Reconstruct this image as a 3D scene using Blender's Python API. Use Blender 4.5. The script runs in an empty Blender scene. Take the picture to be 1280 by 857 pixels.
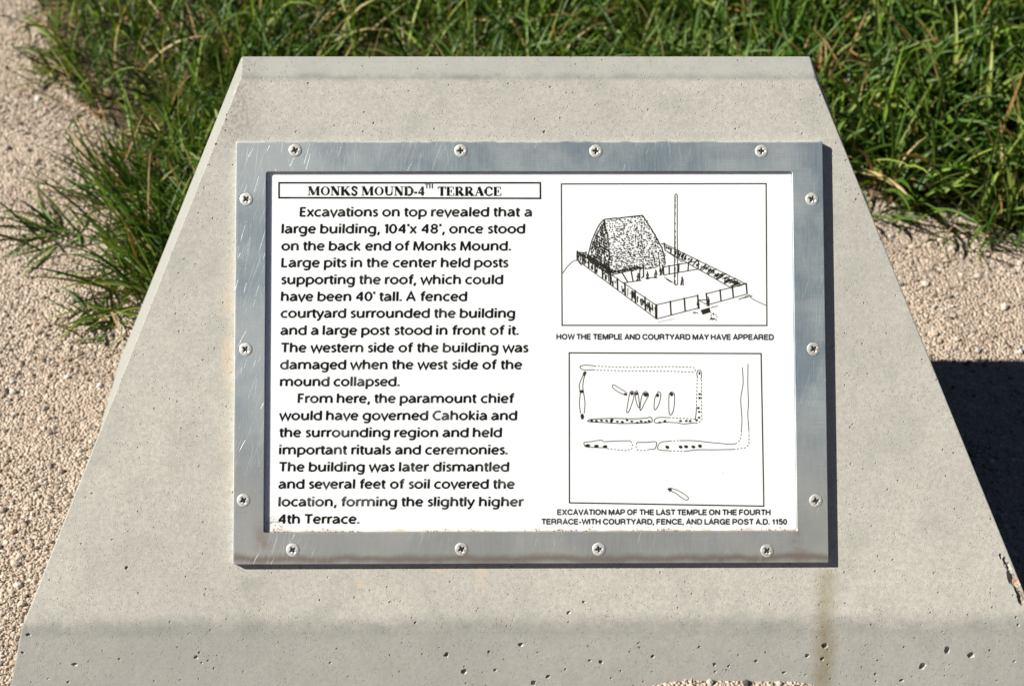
import bpy, bmesh, math, random
import numpy as np
from mathutils import Vector, Matrix

R = math.radians
rng = np.random.default_rng(7)
random.seed(7)
scene = bpy.context.scene
col = scene.collection

# ------------------------------------------------------------------ camera
TILT = R(42.5)                                   # slope of the pedestal's face
CA, SA = math.cos(TILT), math.sin(TILT)
AX = np.array([[1, 0, 0], [0, CA, -SA], [0, SA, CA]])   # face frame (across, up the slope, out) -> world
ORG = np.array([0.0, 0.0, 0.2116])               # middle of the plaque, on the concrete
F_PX = 2100.0
c_pos = np.array([-.0300131, -.08324502, 1.38955151])
c_dir = np.array([.01064435, .06462192, -.99785305])
c_up = np.array([.00184096, .99790662, .06464503])
c_dir /= np.linalg.norm(c_dir)
c_up -= c_up.dot(c_dir) * c_dir
c_up /= np.linalg.norm(c_up)
c_rt = np.cross(c_dir, c_up)


def W(a, b, c=0.0):
    """face coordinates (metres) -> world"""
    return ORG + AX @ np.array([a, b, c])


CW, CD, CU, CR = ORG + AX @ c_pos, AX @ c_dir, AX @ c_up, AX @ c_rt
cam_data = bpy.data.cameras.new('camera')
cam = bpy.data.objects.new('camera', cam_data)
col.objects.link(cam)
cam.matrix_world = Matrix(((CR[0], CU[0], -CD[0], CW[0]), (CR[1], CU[1], -CD[1], CW[1]),
                           (CR[2], CU[2], -CD[2], CW[2]), (0, 0, 0, 1)))
cam_data.sensor_width = 36
cam_data.lens = F_PX / 1280 * 36
cam_data.clip_start = .05
cam_data.clip_end = 500
cam_data.dof.use_dof = True
cam_data.dof.focus_distance = 1.39
cam_data.dof.aperture_fstop = 6.8
scene.camera = cam

# ------------------------------------------------------------------ light
SUN_EL, SUN_AZ = R(38), R(1.2)                   # sun travels to +x, a touch away from the camera
sun_to = np.array([-math.cos(SUN_EL) * math.cos(SUN_AZ), -math.cos(SUN_EL) * math.sin(SUN_AZ), math.sin(SUN_EL)])
world = bpy.data.worlds.new('World')
scene.world = world
world.use_nodes = True
wn = world.node_tree
sky = wn.nodes.new('ShaderNodeTexSky')
sky.sky_type = 'NISHITA'
sky.sun_disc = False
sky.sun_elevation = SUN_EL
sky.sun_rotation = math.atan2(sun_to[0], sun_to[1])
bg = wn.nodes['Background']
wn.links.new(sky.outputs[0], bg.inputs[0])
bg.inputs[1].default_value = .05
sky.air_density = .22
sky.dust_density = .1
sky.altitude = 150
sl = bpy.data.lights.new('sun', 'SUN')
sl.energy = 5.0
sl.angle = R(.5)
sl.color = (1, .965, .87)
so = bpy.data.objects.new('sun', sl)
col.objects.link(so)
so.rotation_euler = Vector(sun_to).to_track_quat('Z', 'Y').to_euler()
so.location = (-3, -1, 3)
vs = scene.view_settings
vs.view_transform = 'Standard'
vs.look = 'None'
vs.exposure = .96
vs.gamma = 1
scene.cycles.max_bounces = 5


# ------------------------------------------------------------------ helpers
def px(x, y, c=0.0):
    """spot measured on the photograph -> face coordinates on the tilted face (height c above it)"""
    r = c_dir + (x - 640) / F_PX * c_rt - (y - 428.5) / F_PX * c_up
    t = (c - c_pos[2]) / r[2]
    p = c_pos + t * r
    return p[0], p[1]


def gpt(x, y, z=0.0):
    """spot measured on the photograph -> world x, y on the level ground"""
    r = CD + (x - 640) / F_PX * CR - (y - 428.5) / F_PX * CU
    t = (z - CW[2]) / r[2]
    p = CW + t * r
    return p[0], p[1]


def meta(o, label=None, cat=None, group=None, kind=None):
    if label: o['label'] = label
    if cat: o['category'] = cat
    if group: o['group'] = group
    if kind: o['kind'] = kind
    return o


def fast_mesh(name, V, F, mat, parent=None, smooth=False, colors=None):
    """V (n,3), F (m,k) arrays -> linked object"""
    me = bpy.data.meshes.new(name)
    V = np.asarray(V, np.float32)
    F = np.asarray(F, np.int32)
    k = F.shape[1]
    me.vertices.add(len(V))
    me.vertices.foreach_set('co', V.ravel())
    me.loops.add(F.size)
    me.loops.foreach_set('vertex_index', F.ravel())
    me.polygons.add(len(F))
    me.polygons.foreach_set('loop_start', np.arange(0, F.size, k, dtype=np.int32))
    me.polygons.foreach_set('loop_total', np.full(len(F), k, np.int32))
    me.polygons.foreach_set('use_smooth', np.full(len(F), smooth))
    me.update(calc_edges=True)
    if colors is not None:
        ca = me.color_attributes.new('tint', 'FLOAT_COLOR', 'POINT')
        c4 = np.ones((len(V), 4), np.float32)
        c4[:, :3] = colors
        ca.data.foreach_set('color', c4.ravel())
    me.materials.append(mat)
    o = bpy.data.objects.new(name, me)
    col.objects.link(o)
    if parent: o.parent = parent
    return o


def bm_obj(name, bm, mat, parent=None, smooth=False):
    me = bpy.data.meshes.new(name)
    bm.to_mesh(me)
    bm.free()
    if smooth:
        for p in me.polygons: p.use_smooth = True
    if mat: me.materials.append(mat)
    o = bpy.data.objects.new(name, me)
    col.objects.link(o)
    if parent: o.parent = parent
    return o


class Nodes:
    def __init__(self, name):
        self.m = bpy.data.materials.new(name)
        self.m.use_nodes = True
        self.t = self.m.node_tree
        self.b = self.t.nodes['Principled BSDF']
        self.co = self.t.nodes.new('ShaderNodeTexCoord').outputs['Object']

    def n(self, typ, **kw):
        nd = self.t.nodes.new(typ)
        for k, v in kw.items(): setattr(nd, k, v)
        return nd

    def put(self, sock, v):
        if isinstance(v, bpy.types.NodeSocket): self.t.links.new(v, sock)
        elif v is not None:
            if isinstance(v, (tuple, list)) and len(v) == 3 and sock.type == 'RGBA': v = (*v, 1)
            sock.default_value = v

    def math(self, op, a, b=None, c=None, clamp=False):
        nd = self.n('ShaderNodeMath', operation=op, use_clamp=clamp)
        self.put(nd.inputs[0], a); self.put(nd.inputs[1], b)
        if c is not None: self.put(nd.inputs[2], c)
        return nd.outputs[0]

    def dot(self, v, w, off=0.0):
        nd = self.n('ShaderNodeVectorMath', operation='DOT_PRODUCT')
        self.put(nd.inputs[0], v); nd.inputs[1].default_value = tuple(w)
        return self.math('ADD', nd.outputs['Value'], off)

    def mapping(self, v, rot=(0, 0, 0), scale=(1, 1, 1), loc=(0, 0, 0)):
        nd = self.n('ShaderNodeMapping')
        self.put(nd.inputs[0], v)
        nd.inputs['Location'].default_value = loc
        nd.inputs['Rotation'].default_value = rot
        nd.inputs['Scale'].default_value = scale
        return nd.outputs[0]

    def noise(self, scale, detail=4, rough=.55, v=None, dist=0.0, color=False):
        nd = self.n('ShaderNodeTexNoise')
        self.put(nd.inputs['Vector'], v if v is not None else self.co)
        nd.inputs['Scale'].default_value = scale
        nd.inputs['Detail'].default_value = detail
        nd.inputs['Roughness'].default_value = rough
        nd.inputs['Distortion'].default_value = dist
        return nd.outputs['Color' if color else 'Fac']

    def voro(self, scale, v=None, out='Distance', feature='F1'):
        nd = self.n('ShaderNodeTexVoronoi', feature=feature)
        self.put(nd.inputs['Vector'], v if v is not None else self.co)
        nd.inputs['Scale'].default_value = scale
        return nd.outputs[out]

    def step(self, x, lo, hi):
        nd = self.n('ShaderNodeMapRange', interpolation_type='SMOOTHSTEP')
        self.put(nd.inputs[0], x)
        nd.inputs[1].default_value = lo; nd.inputs[2].default_value = hi
        if lo > hi:
            nd.inputs[1].default_value = hi; nd.inputs[2].default_value = lo
            nd.inputs[3].default_value = 1; nd.inputs[4].default_value = 0
        return nd.outputs[0]

    def band(self, x, c, w):
        """1 at c falling to 0 at c +- w"""
        return self.step(self.math('ABSOLUTE', self.math('SUBTRACT', x, c)), w, 0.0)

    def mul(self, *a):
        r = a[0]
        for b in a[1:]: r = self.math('MULTIPLY', r, b)
        return r

    def mix(self, fac, a, b, mode='MIX'):
        nd = self.n('ShaderNodeMix', data_type='RGBA', blend_type=mode)
        self.put(nd.inputs[0], fac); self.put(nd.inputs[6], a); self.put(nd.inputs[7], b)
        return nd.outputs[2]

    def bump(self, h, strength, dist, normal=None):
        nd = self.n('ShaderNodeBump')
        nd.inputs['Strength'].default_value = strength
        nd.inputs['Distance'].default_value = dist
        self.put(nd.inputs['Height'], h)
        if normal is not None: self.put(nd.inputs['Normal'], normal)
        return nd.outputs[0]

    def set(self, **kw):
        names = dict(color='Base Color', rough='Roughness', metal='Metallic', normal='Normal', sss='Subsurface Weight',
                     spec='Specular IOR Level', sss_scale='Subsurface Scale', coat='Coat Weight')
        for k, v in kw.items(): self.put(self.b.inputs[names[k]], v)
        return self


def concrete_material():
    N = Nodes('concrete')
    a = N.dot(N.co, (1, 0, 0))
    b = N.dot(N.co, (0, CA, SA), -ORG[2] * SA)
    big = N.noise(5, 5, .6)
    mid = N.noise(28, 5, .65)
    fine = N.noise(260, 3, .7)
    grit = N.noise(900, 2, .6)
    c = N.mix(N.step(big, .3, .7), (.395, .382, .345), (.47, .45, .40))
    c = N.mix(N.mul(N.step(mid, .45, .70), .65), c, (.335, .335, .29))
    c = N.mix(N.mul(N.step(N.noise(60, 6, .7), .5, .75), .35), c, (.47, .45, .41))
    c = N.mix(N.mul(N.step(fine, .35, .65), .46), c, (.30, .29, .265))
    c = N.mix(N.mul(N.step(grit, .57, .68), .5), c, (.2, .19, .17))
    c = N.mix(N.mul(N.step(N.noise(700, 2, .6), .6, .7), .4), c, (.6, .57, .5))
    # weathered skin: top ledge, crease lines, left corner
    dirtn = N.step(N.noise(40, 5, .7), .25, .75)
    top = N.mul(N.step(b, .224, .234), N.math('ADD', N.mul(dirtn, .3), .65))
    c = N.mix(top, c, (.27, .27, .255))
    tl = N.mul(N.band(a, -.245, .03), N.step(b, .14, .19), N.step(N.noise(350, 3, .7), .42, .6), .7)
    c = N.mix(tl, c, (.22, .2, .18))
    wob = N.math('ADD', b, N.mul(N.math('SUBTRACT', N.noise(22, 4, .6), .5), .012))
    crease = N.mul(N.band(wob, -.2255, .0125), N.math('ADD', N.mul(dirtn, .65), .15))
    c = N.mix(crease, c, (.2, .205, .19))
    wob2 = N.math('ADD', b, N.mul(N.math('SUBTRACT', N.noise(30, 4, .6), .5), .006))
    c = N.mix(N.mul(N.band(wob2, .2305, .005), dirtn, .65), c, (.17, .17, .16))
    low = N.mul(N.step(b, -.222, -.235), .42)  # front face below the crease: shade painted in as darker colour
    c = N.mix(low, c, (.32, .32, .30))
    # run-off streak under the plaque's right corner, smudge under its left corner
    aw = N.math('ADD', a, N.mul(N.math('SUBTRACT', N.noise(18, 3, .6), .5), .010))
    streak = N.mul(N.band(aw, .2415, .0145), N.step(b, -.176, -.186), N.math('ADD', N.mul(N.step(N.noise(90, 4, .7), .3, .7), .35), .6))
    c = N.mix(N.mul(streak, N.math('ADD', N.mul(N.step(b, -.2, -.24), .2), .6)), c, (.20, .158, .078))
    sm = N.mul(N.band(aw, -.231, .018), N.step(b, -.18, -.19), N.step(b, -.25, -.21), N.step(mid, .3, .7), .55)
    c = N.mix(sm, c, (.24, .235, .2))
    # pale orange sealant traces round the plaque
    hal = N.mul(N.band(a, -.2505, .0075), N.band(b, -.01, .15), N.step(N.noise(30, 4, .6), .35, .6), .38)
    c = N.mix(hal, c, (.60, .42, .25))
    for (X, Y, rx, ry, s) in ((550, 711, 12, 7, .35), (601, 718, 7, 13, .45), (604, 737, 2, 8, .3), (450, 728, 5, 6, .45)):
        pa, pb = px(X, Y)
        da = N.math('DIVIDE', N.math('SUBTRACT', aw, pa), rx * .00067)
        db = N.math('DIVIDE', N.math('SUBTRACT', wob, pb), ry * .00067)
        d = N.math('ADD', N.math('MULTIPLY', da, da), N.math('MULTIPLY', db, db))
        c = N.mix(N.mul(N.step(d, 1.5, .0), N.step(N.noise(160, 4, .7), .3, .6), s), c, (.60, .46, .30))
    # steep sides darkened in colour to tone down the sun on them
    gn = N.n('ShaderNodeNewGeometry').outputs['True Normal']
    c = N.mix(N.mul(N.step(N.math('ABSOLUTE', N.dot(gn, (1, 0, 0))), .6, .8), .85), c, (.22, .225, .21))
    # broken edge shows its aggregate
    brk = N.mul(N.step(a, .395, .40), N.band(b, -.195, .035), N.step(N.dot(gn, AX[:, 2]), .985, .95), N.step(N.dot(gn, (1, 0, 0)), .7, .55))
    agg = N.mix(N.step(N.noise(170, 3, .7), .4, .6), (.34, .27, .19), (.10, .085, .07))
    agg = N.mix(N.step(N.noise(90, 1, .5), .62, .66), agg, (.30, .09, .04))
    c = N.mix(N.mul(brk, .9), c, agg)
    # pin holes
    v1 = N.voro(150)
    sel = N.step(N.noise(120, 2, .5), .56, .62)
    pits = N.mul(N.step(v1, .16, .07), sel)
    v2 = N.voro(420)
    sel2 = N.step(N.noise(90, 3, .6), .46, .60)
    pits2 = N.mul(N.step(v2, .22, .1), sel2)
    pp = N.math('MAXIMUM', pits, N.mul(pits2, .6))
    c = N.mix(N.mul(pp, .42), c, (.12, .11, .1))
    h = N.math('SUBTRACT', N.math('ADD', N.mul(fine, .12), N.mul(grit, .08)), N.mul(pp, 1.0))
    nrm = N.bump(h, .85, .0013)
    nrm = N.bump(N.noise(14, 4, .5), .25, .004, nrm)
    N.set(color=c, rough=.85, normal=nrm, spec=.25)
    return N.m


def aluminium_material():
    N = Nodes('brushed_aluminium')
    # fine cross-hatched brushing
    g1 = N.noise(1, 3, .6, N.mapping(N.co, scale=(35, 1500, 200)))
    g2 = N.noise(1, 3, .6, N.mapping(N.co, scale=(1500, 35, 200)))
    blot = N.noise(11, 5, .65)
    blot2 = N.noise(45, 4, .7)
    scr = None
    for k, (ang, sx, sy, th, amt) in enumerate(((74, 22, 1500, .71, .5), (62, 26, 1700, .725, .6), (-72, 20, 1500, .73, .4),
                                                (84, 12, 1800, .69, .35), (98, 30, 2000, .69, .3), (8, 24, 1700, .74, .35), (70, 14, 2400, .66, .25))):
        m = N.mapping(N.mapping(N.co, rot=(0, 0, R(-ang))), scale=(sx, sy, 1), loc=(k * 7.3, k * 3.1, 0))
        s = N.mul(N.step(N.noise(1, 2, .5, m), th, th + .03), amt)
        scr = s if scr is None else N.math('MAXIMUM', scr, s)
    scr = N.mul(scr, .85, N.math('ADD', .3, N.mul(N.step(N.noise(14, 3, .6), .36, .6), .75)))
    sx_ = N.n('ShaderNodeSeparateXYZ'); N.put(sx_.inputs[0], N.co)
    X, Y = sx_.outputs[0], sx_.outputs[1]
    c = N.mix(N.step(blot, .35, .65), (.25, .33, .38), (.55, .60, .61))
    c = N.mix(N.mul(N.step(blot2, .5, .75), .35), c, (.60, .61, .60))
    c = N.mix(N.mul(N.step(g1, .4, .65), .35), c, (.23, .28, .30))
    c = N.mix(N.mul(N.step(g2, .4, .65), .30), c, (.62, .64, .65))
    c = N.mix(N.mul(N.step(X, .0, -.25), .25), c, (.62, .64, .65))  # reflected gleam painted in, paler towards the left
    # sky reflection painted brown into the lower part, grime band along the bottom edge
    yn = N.math('ADD', Y, N.mul(N.math('SUBTRACT', N.noise(30, 4, .6), .5), .010))
    c = N.mix(N.mul(N.step(yn, -.02, -.15), .6), c, (.50, .47, .42))
    c = N.mix(N.mul(N.band(yn, -.1705, .0055), .75), c, (.24, .19, .15))
    c = N.mix(N.mul(N.band(N.math('ABSOLUTE', X), .2195, .012), N.step(Y, -.13, -.155), N.step(blot2, .35, .6), .6), c, (.3, .22, .16))
    worn = N.mul(N.step(Y, .1725, .1738), N.step(N.noise(60, 3, .6), .35, .6), .6)
    c = N.mix(worn, c, (.66, .63, .56))
    c = N.mix(N.mul(N.band(X, -.2445, .003), .6), c, (.78, .8, .82))
    c = N.mix(scr, c, (.80, .79, .75))
    rough = N.math('ADD', N.math('ADD', .33, N.mul(N.math('SUBTRACT', g1, .5), .25)), N.mul(scr, .25))
    metal = N.math('SUBTRACT', .58, N.math('ADD', N.mul(scr, .6), N.mul(worn, .5)))
    h = N.math('ADD', N.math('ADD', N.mul(g1, .5), N.mul(g2, .5)), N.mul(scr, 1.2))
    N.set(color=c, rough=rough, metal=metal, normal=N.bump(h, .35, .0003))
    return N.m


def screw_material():
    N = Nodes('zinc_screw')
    n1 = N.noise(700, 3, .6)
    oi = N.n('ShaderNodeObjectInfo').outputs['Random']
    oi = N.math('POWER', oi, .8)
    c = N.mix(N.math('ADD', N.mul(N.step(n1, .3, .75), .6), N.mul(oi, .4)), (.62, .62, .60), (.34, .32, .28))
    sz = N.n('ShaderNodeSeparateXYZ'); N.put(sz.inputs[0], N.co)
    c = N.mix(N.step(sz.outputs[2], .0004, .0001), c, (.03, .027, .025))
    N.set(color=c, rough=.42, metal=.35, normal=N.bump(n1, .2, .0002))
    return N.m


def sheet_material():
    N = Nodes('printed_white_panel')
    n1 = N.noise(9, 4, .5)
    c = N.mix(N.mul(N.step(n1, .4, .7), .35), (.78, .785, .80), (.75, .758, .78))
    sx_ = N.n('ShaderNodeSeparateXYZ'); N.put(sx_.inputs[0], N.co)
    X, Y = sx_.outputs[0], sx_.outputs[1]
    yn = N.math('ADD', Y, N.mul(N.math('SUBTRACT', N.noise(70, 5, .7), .5), .009))
    c = N.mix(N.mul(N.step(yn, -.1458, -.1488), .8), c, (.52, .42, .33))
    # scuffed corner, bottom left
    cx, cy = px(344, 655)
    dx = N.math('SUBTRACT', X, cx); dy = N.math('SUBTRACT', Y, cy)
    d = N.math('SQRT', N.math('ADD', N.math('MULTIPLY', dx, dx), N.math('MULTIPLY', dy, dy)))
    c = N.mix(N.mul(N.step(d, .009, .003), N.step(N.noise(500, 3, .6), .5, .56), .8), c, (.16, .15, .13))
    c = N.mix(N.mul(N.step(d, .016, .005), .25), c, (.5, .5, .5))
    # specks
    v = N.mul(N.step(N.voro(35), .035, .02), N.step(N.noise(9, 1, .5), .58, .62))
    c = N.mix(N.mul(v, .5), c, (.45, .36, .28))
    N.set(color=c, rough=.38, sss=.5, spec=.45)
    N.b.inputs['Subsurface Radius'].default_value = (1, 1, 1.15)
    N.b.inputs['Subsurface Scale'].default_value = .004
    return N.m


def ink_material(name, col_, glare=0.0, glare_col=(.2, .2, .2)):
    N = Nodes(name)
    c = col_
    if glare:
        f = N.step(N.noise(34, 3, .5, N.mapping(N.co, scale=(1, 1.6, 1))), .50, .66)  # reflections painted into the ink as grey patches
        sx_ = N.n('ShaderNodeSeparateXYZ'); N.put(sx_.inputs[0], N.co)
        low = N.math('ADD', .35, N.mul(N.step(sx_.outputs[1], .03, -.05), .65))
        c = N.mix(N.mul(f, low, glare), col_, glare_col)
    N.set(color=c, rough=.6, spec=.08)
    return N.m


def ground_material():
    N = Nodes('gravelly_soil')
    z = N.n('ShaderNodeVertexColor', layer_name='tint').outputs[0]
    sand = N.noise(6, 5, .6)
    c = N.mix(N.step(sand, .3, .7), (.35, .275, .215), (.44, .36, .29))
    vc = N.voro(260, out='Color')
    sv = N.n('ShaderNodeSeparateXYZ'); N.put(sv.inputs[0], vc)
    c = N.mix(N.mul(N.step(sv.outputs[0], .45, 1), .6), c, (.56, .48, .39))
    c = N.mix(N.mul(N.step(sv.outputs[1], .6, 1), .5), c, (.30, .24, .18))
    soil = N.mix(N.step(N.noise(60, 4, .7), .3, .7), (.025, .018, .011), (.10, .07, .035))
    far = N.mix(N.step(N.noise(3, 4, .6), .3, .7), (.035, .06, .014), (.07, .105, .03))
    sz = N.n('ShaderNodeSeparateXYZ'); N.put(sz.inputs[0], z)
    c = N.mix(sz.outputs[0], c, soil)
    c = N.mix(sz.outputs[1], c, far)
    h = N.math('ADD', N.mul(N.voro(330), -.8), N.math('ADD', N.mul(N.noise(90, 5, .7), .8), N.mul(N.voro(140), -.5)))
    N.set(color=c, rough=.95, normal=N.bump(h, .9, .004), spec=.15)
    return N.m


def tint_material(name, rough=.9, spec=.2, trans=0.0, bump=None, mottle=None):
    N = Nodes(name)
    t = N.n('ShaderNodeVertexColor', layer_name='tint').outputs[0]
    if mottle:
        t = N.mix(N.mul(N.step(N.noise(mottle, 3, .7), .35, .7), .4), t, (.5, .5, .5), 'MULTIPLY')
    N.set(color=t, rough=rough, spec=spec)
    if bump: N.set(normal=N.bump(N.noise(bump[0], 3, .7), bump[1], bump[2]))
    if trans:
        tr = N.n('ShaderNodeBsdfTranslucent')
        N.put(tr.inputs[0], N.mix(1.0, t, (1.25, 1.3, .6), 'MULTIPLY'))
        ms = N.n('ShaderNodeMixShader')
        ms.inputs[0].default_value = trans
        N.t.links.new(N.b.outputs[0], ms.inputs[1])
        N.t.links.new(tr.outputs[0], ms.inputs[2])
        N.t.links.new(ms.outputs[0], N.t.nodes['Material Output'].inputs[0])
    return N.m


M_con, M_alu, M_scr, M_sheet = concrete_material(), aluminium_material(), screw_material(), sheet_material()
M_ink = ink_material('black_ink', (.006, .006, .010), .45, (.14, .14, .145))
M_ink2 = ink_material('thin_ink', (.02, .018, .015), .2, (.12, .11, .1))
M_cap = ink_material('caption_ink', (.03, .03, .04), .3, (.15, .15, .15))
M_blob = ink_material('grey_ink', (.10, .095, .09))
M_ground = ground_material()
M_peb = tint_material('pebble_stone', .85, .25, bump=(900, .5, .001), mottle=700)
M_leaf = tint_material('grass_leaf', .46, .32, .24)
M_straw = tint_material('dry_straw', .8, .2, .1)


# ------------------------------------------------------------------ terrain
def wob(x, y, s, seed):
    r = np.random.default_rng(seed)
    z = 0
    for k in range(7):
        th = r.uniform(0, 6.28); f = s * r.uniform(.6, 1.8); p = r.uniform(0, 6.28)
        z = z + np.sin((x * np.cos(th) + y * np.sin(th)) * f + p)
    return z / 7


def gz(x, y):
    x = np.asarray(x, float); y = np.asarray(y, float)
    near = np.exp(-((x / 3) ** 2 + (y / 3) ** 2))
    z = near * (.004 * wob(x, y, 9, 1) + .0022 * wob(x, y, 30, 2) + .0009 * wob(x, y, 90, 3)) - .002
    z = z + .0238 * np.exp(-((x - .168) / .092) ** 4 - ((y + .200) / .036) ** 2)     # gravel heaped against the front
    z = z + .004 * np.exp(-((x - .03) / .10) ** 2 - ((y + .20) / .03) ** 2)
    z = z + .004 * np.exp(-((x + .46) / .04) ** 2) * np.exp(-((y + .05) / .2) ** 2)
    return z + .25 * wob(x / 10, y / 10, 1.2, 5) * (1 - near) * 0.3


edge_l = [gpt(*p) for p in ((200, 385), (176, 388), (170, 350), (140, 310), (146, 262), (172, 215), (146, 172), (104, 125), (66, 70), (52, 0))]
edge_r = [gpt(*p) for p in ((1078, 222), (1104, 252), (1150, 262), (1180, 248), (1225, 288), (1300, 292))]
poly = ([(.20, edge_r[0][1])] + [tuple(p) for p in edge_r] + [(.9, .40), (3, .6), (3.4, 4.2), (-2.6, 4.2), (-1.2, 2.0), (-.72, 1.1)]
        + [tuple(p) for p in edge_l[::-1]] + [(-.2, .15)])
PG = np.array(poly)


def inside(x, y):
    r = np.zeros(x.shape, bool)
    j = len(PG) - 1
    for i in range(len(PG)):
        xi, yi = PG[i]; xj, yj = PG[j]
        c = ((yi > y) != (yj > y)) & (x < (xj - xi) * (y - yi) / (yj - yi + 1e-12) + xi)
        r ^= c
        j = i
    return r


def in_base(x, y, m=0.0):
    return (np.abs(x) < .44 + m - (y + .19) * .06) & (y > -.213 - m) & (y < .21 + m)


def axis(near, n, far, m):
    a = np.linspace(-near, near, n)
    o = near + (far - near) * (np.linspace(0, 1, m)[1:] ** 3)
    return np.concatenate([-o[::-1], a, o])


gx = axis(1.3, 420, 70, 26)
gy = axis(1.3, 420, 70, 26) + .35
GX, GY = np.meshgrid(gx, gy)
GZ = gz(GX, GY)
nx, ny = len(gx), len(gy)
idx = np.arange(nx * ny).reshape(ny, nx)
quads = np.stack([idx[:-1, :-1], idx[:-1, 1:], idx[1:, 1:], idx[1:, :-1]], -1).reshape(-1, 4)
zone = np.zeros((nx * ny, 3))
jx = GX + .02 * wob(GX, GY, 60, 8); jy = GY + .02 * wob(GX, GY, 60, 9)
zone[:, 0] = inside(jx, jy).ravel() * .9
zone[:, 1] = ((GY > 3.2) | (np.abs(GX) > 4) | (GY < -6)).ravel() * 1.0
g = fast_mesh('ground', np.stack([GX, GY, GZ], -1).reshape(-1, 3), quads, M_ground, smooth=True, colors=zone)
meta(g, 'tan gravelly soil around the concrete pedestal', kind='structure')

# ------------------------------------------------------------------ concrete pedestal
top_z = float(W(0, .2312)[2]); top_y = float(W(0, .2312)[1])
fr = W(0, -.2262)
bm = bmesh.new()
rings = {}
def vtx(p): return bm.verts.new(tuple(p))
tl, tr = W(-.2418, .2312), W(.2404, .2312)              # upper crease
bl, br = W(-.4175, -.2258), W(.4175, -.2268)            # lower crease
LT, RT = (-.2432, top_y + .0255, top_z + .0022), (.2388, top_y + .0255, top_z + .0022)
BBL, BBR = (-.432, .205, -.06), (.430, .205, -.06)
FBL, FBR = (-.450, fr[1] - .077, -.06), (.450, fr[1] - .077, -.06)
v = [vtx(p) for p in (tl, tr, br, bl, LT, RT, BBL, BBR, FBL, FBR)]
f_main = bm.faces.new([v[3], v[2], v[1], v[0]])
bm.faces.new([v[0], v[1], v[5], v[4]])
bm.faces.new([v[8], v[9], v[2], v[3]])
bm.faces.new([v[4], v[5], v[7], v[6]])
bm.faces.new([v[0], v[4], v[6]]); bm.faces.new([v[0], v[6], v[8]]); bm.faces.new([v[0], v[8], v[3]])
bm.faces.new([v[1], v[7], v[5]]); bm.faces.new([v[1], v[9], v[7]]); bm.faces.new([v[1], v[2], v[9]])
bm.faces.new([v[6], v[7], v[9], v[8]])
bmesh.ops.recalc_face_normals(bm, faces=bm.faces)
def edges_of(pairs):
    out = []
    for e in bm.edges:
        k = frozenset(e.verts)
        if any(k == frozenset((v[i], v[j])) for i, j in pairs): out.append(e)
    return out
bmesh.ops.bevel(bm, geom=edges_of([(2, 3)]), offset=.0042, segments=4, profile=.5, affect='EDGES')
bm.edges.ensure_lookup_table()
es = [e for e in bm.edges if e.is_manifold and e.calc_face_angle(0) > R(17) and min(q.co.z for q in e.verts) > -.01 or
      (e.is_manifold and e.calc_face_angle(0) > R(17) and abs(e.verts[0].co.z - e.verts[1].co.z) > .03)]
bmesh.ops.bevel(bm, geom=es, offset=.0017, segments=3, profile=.5, affect='EDGES', clamp_overlap=True)
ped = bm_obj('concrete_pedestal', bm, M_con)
meta(ped, 'low grey concrete pedestal with sloping face carrying the framed plaque', 'pedestal')

# air holes and chips, cut out of the casting
ico = bmesh.new(); bmesh.ops.create_icosphere(ico, subdivisions=1, radius=1)
IV = np.array([q.co[:] for q in ico.verts]); IF = np.array([[q.index for q in f.verts] for f in ico.faces]); ico.free()
ico = bmesh.new(); bmesh.ops.create_icosphere(ico, subdivisions=2, radius=1)
IV2 = np.array([q.co[:] for q in ico.verts]); IF2 = np.array([[q.index for q in f.verts] for f in ico.faces]); ico.free()
ico = bmesh.new(); bmesh.ops.create_icosphere(ico, subdivisions=3, radius=1)
IV3 = np.array([q.co[:] for q in ico.verts]); IF3 = np.array([[q.index for q in f.verts] for f in ico.faces]); ico.free()
cutV, cutF, placed, base = [], [], [], 0


def cut(p, r, nrm, sx=1.0, big=False):
    global base
    p = np.array(p, float)
    for q, qr in placed:
        if np.linalg.norm(p - q) < (r * max(1, sx) + qr) * 1.25 + .0006: return
    placed.append((p, r * max(1, sx)))
    V0, F0 = (IV2, IF2) if big else (IV, IF)
    s = V0 * (1 + rng.uniform(-.22, .22, (len(V0), 1))) * np.array([sx, rng.uniform(.8, 1.2), .9]) * r
    th = rng.uniform(-.6, .6)
    rot = np.array([[math.cos(th), -math.sin(th), 0], [math.sin(th), math.cos(th), 0], [0, 0, 1]])
    s = s @ rot.T
    z = np.array(nrm) / np.linalg.norm(nrm); x = np.array([1., 0, 0]); x -= x.dot(z) * z; x /= np.linalg.norm(x); y = np.cross(z, x)
    s = s @ np.stack([x, y, z]) + p
    cutV.append(s); cutF.append(F0 + base); base += len(V0)


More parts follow.
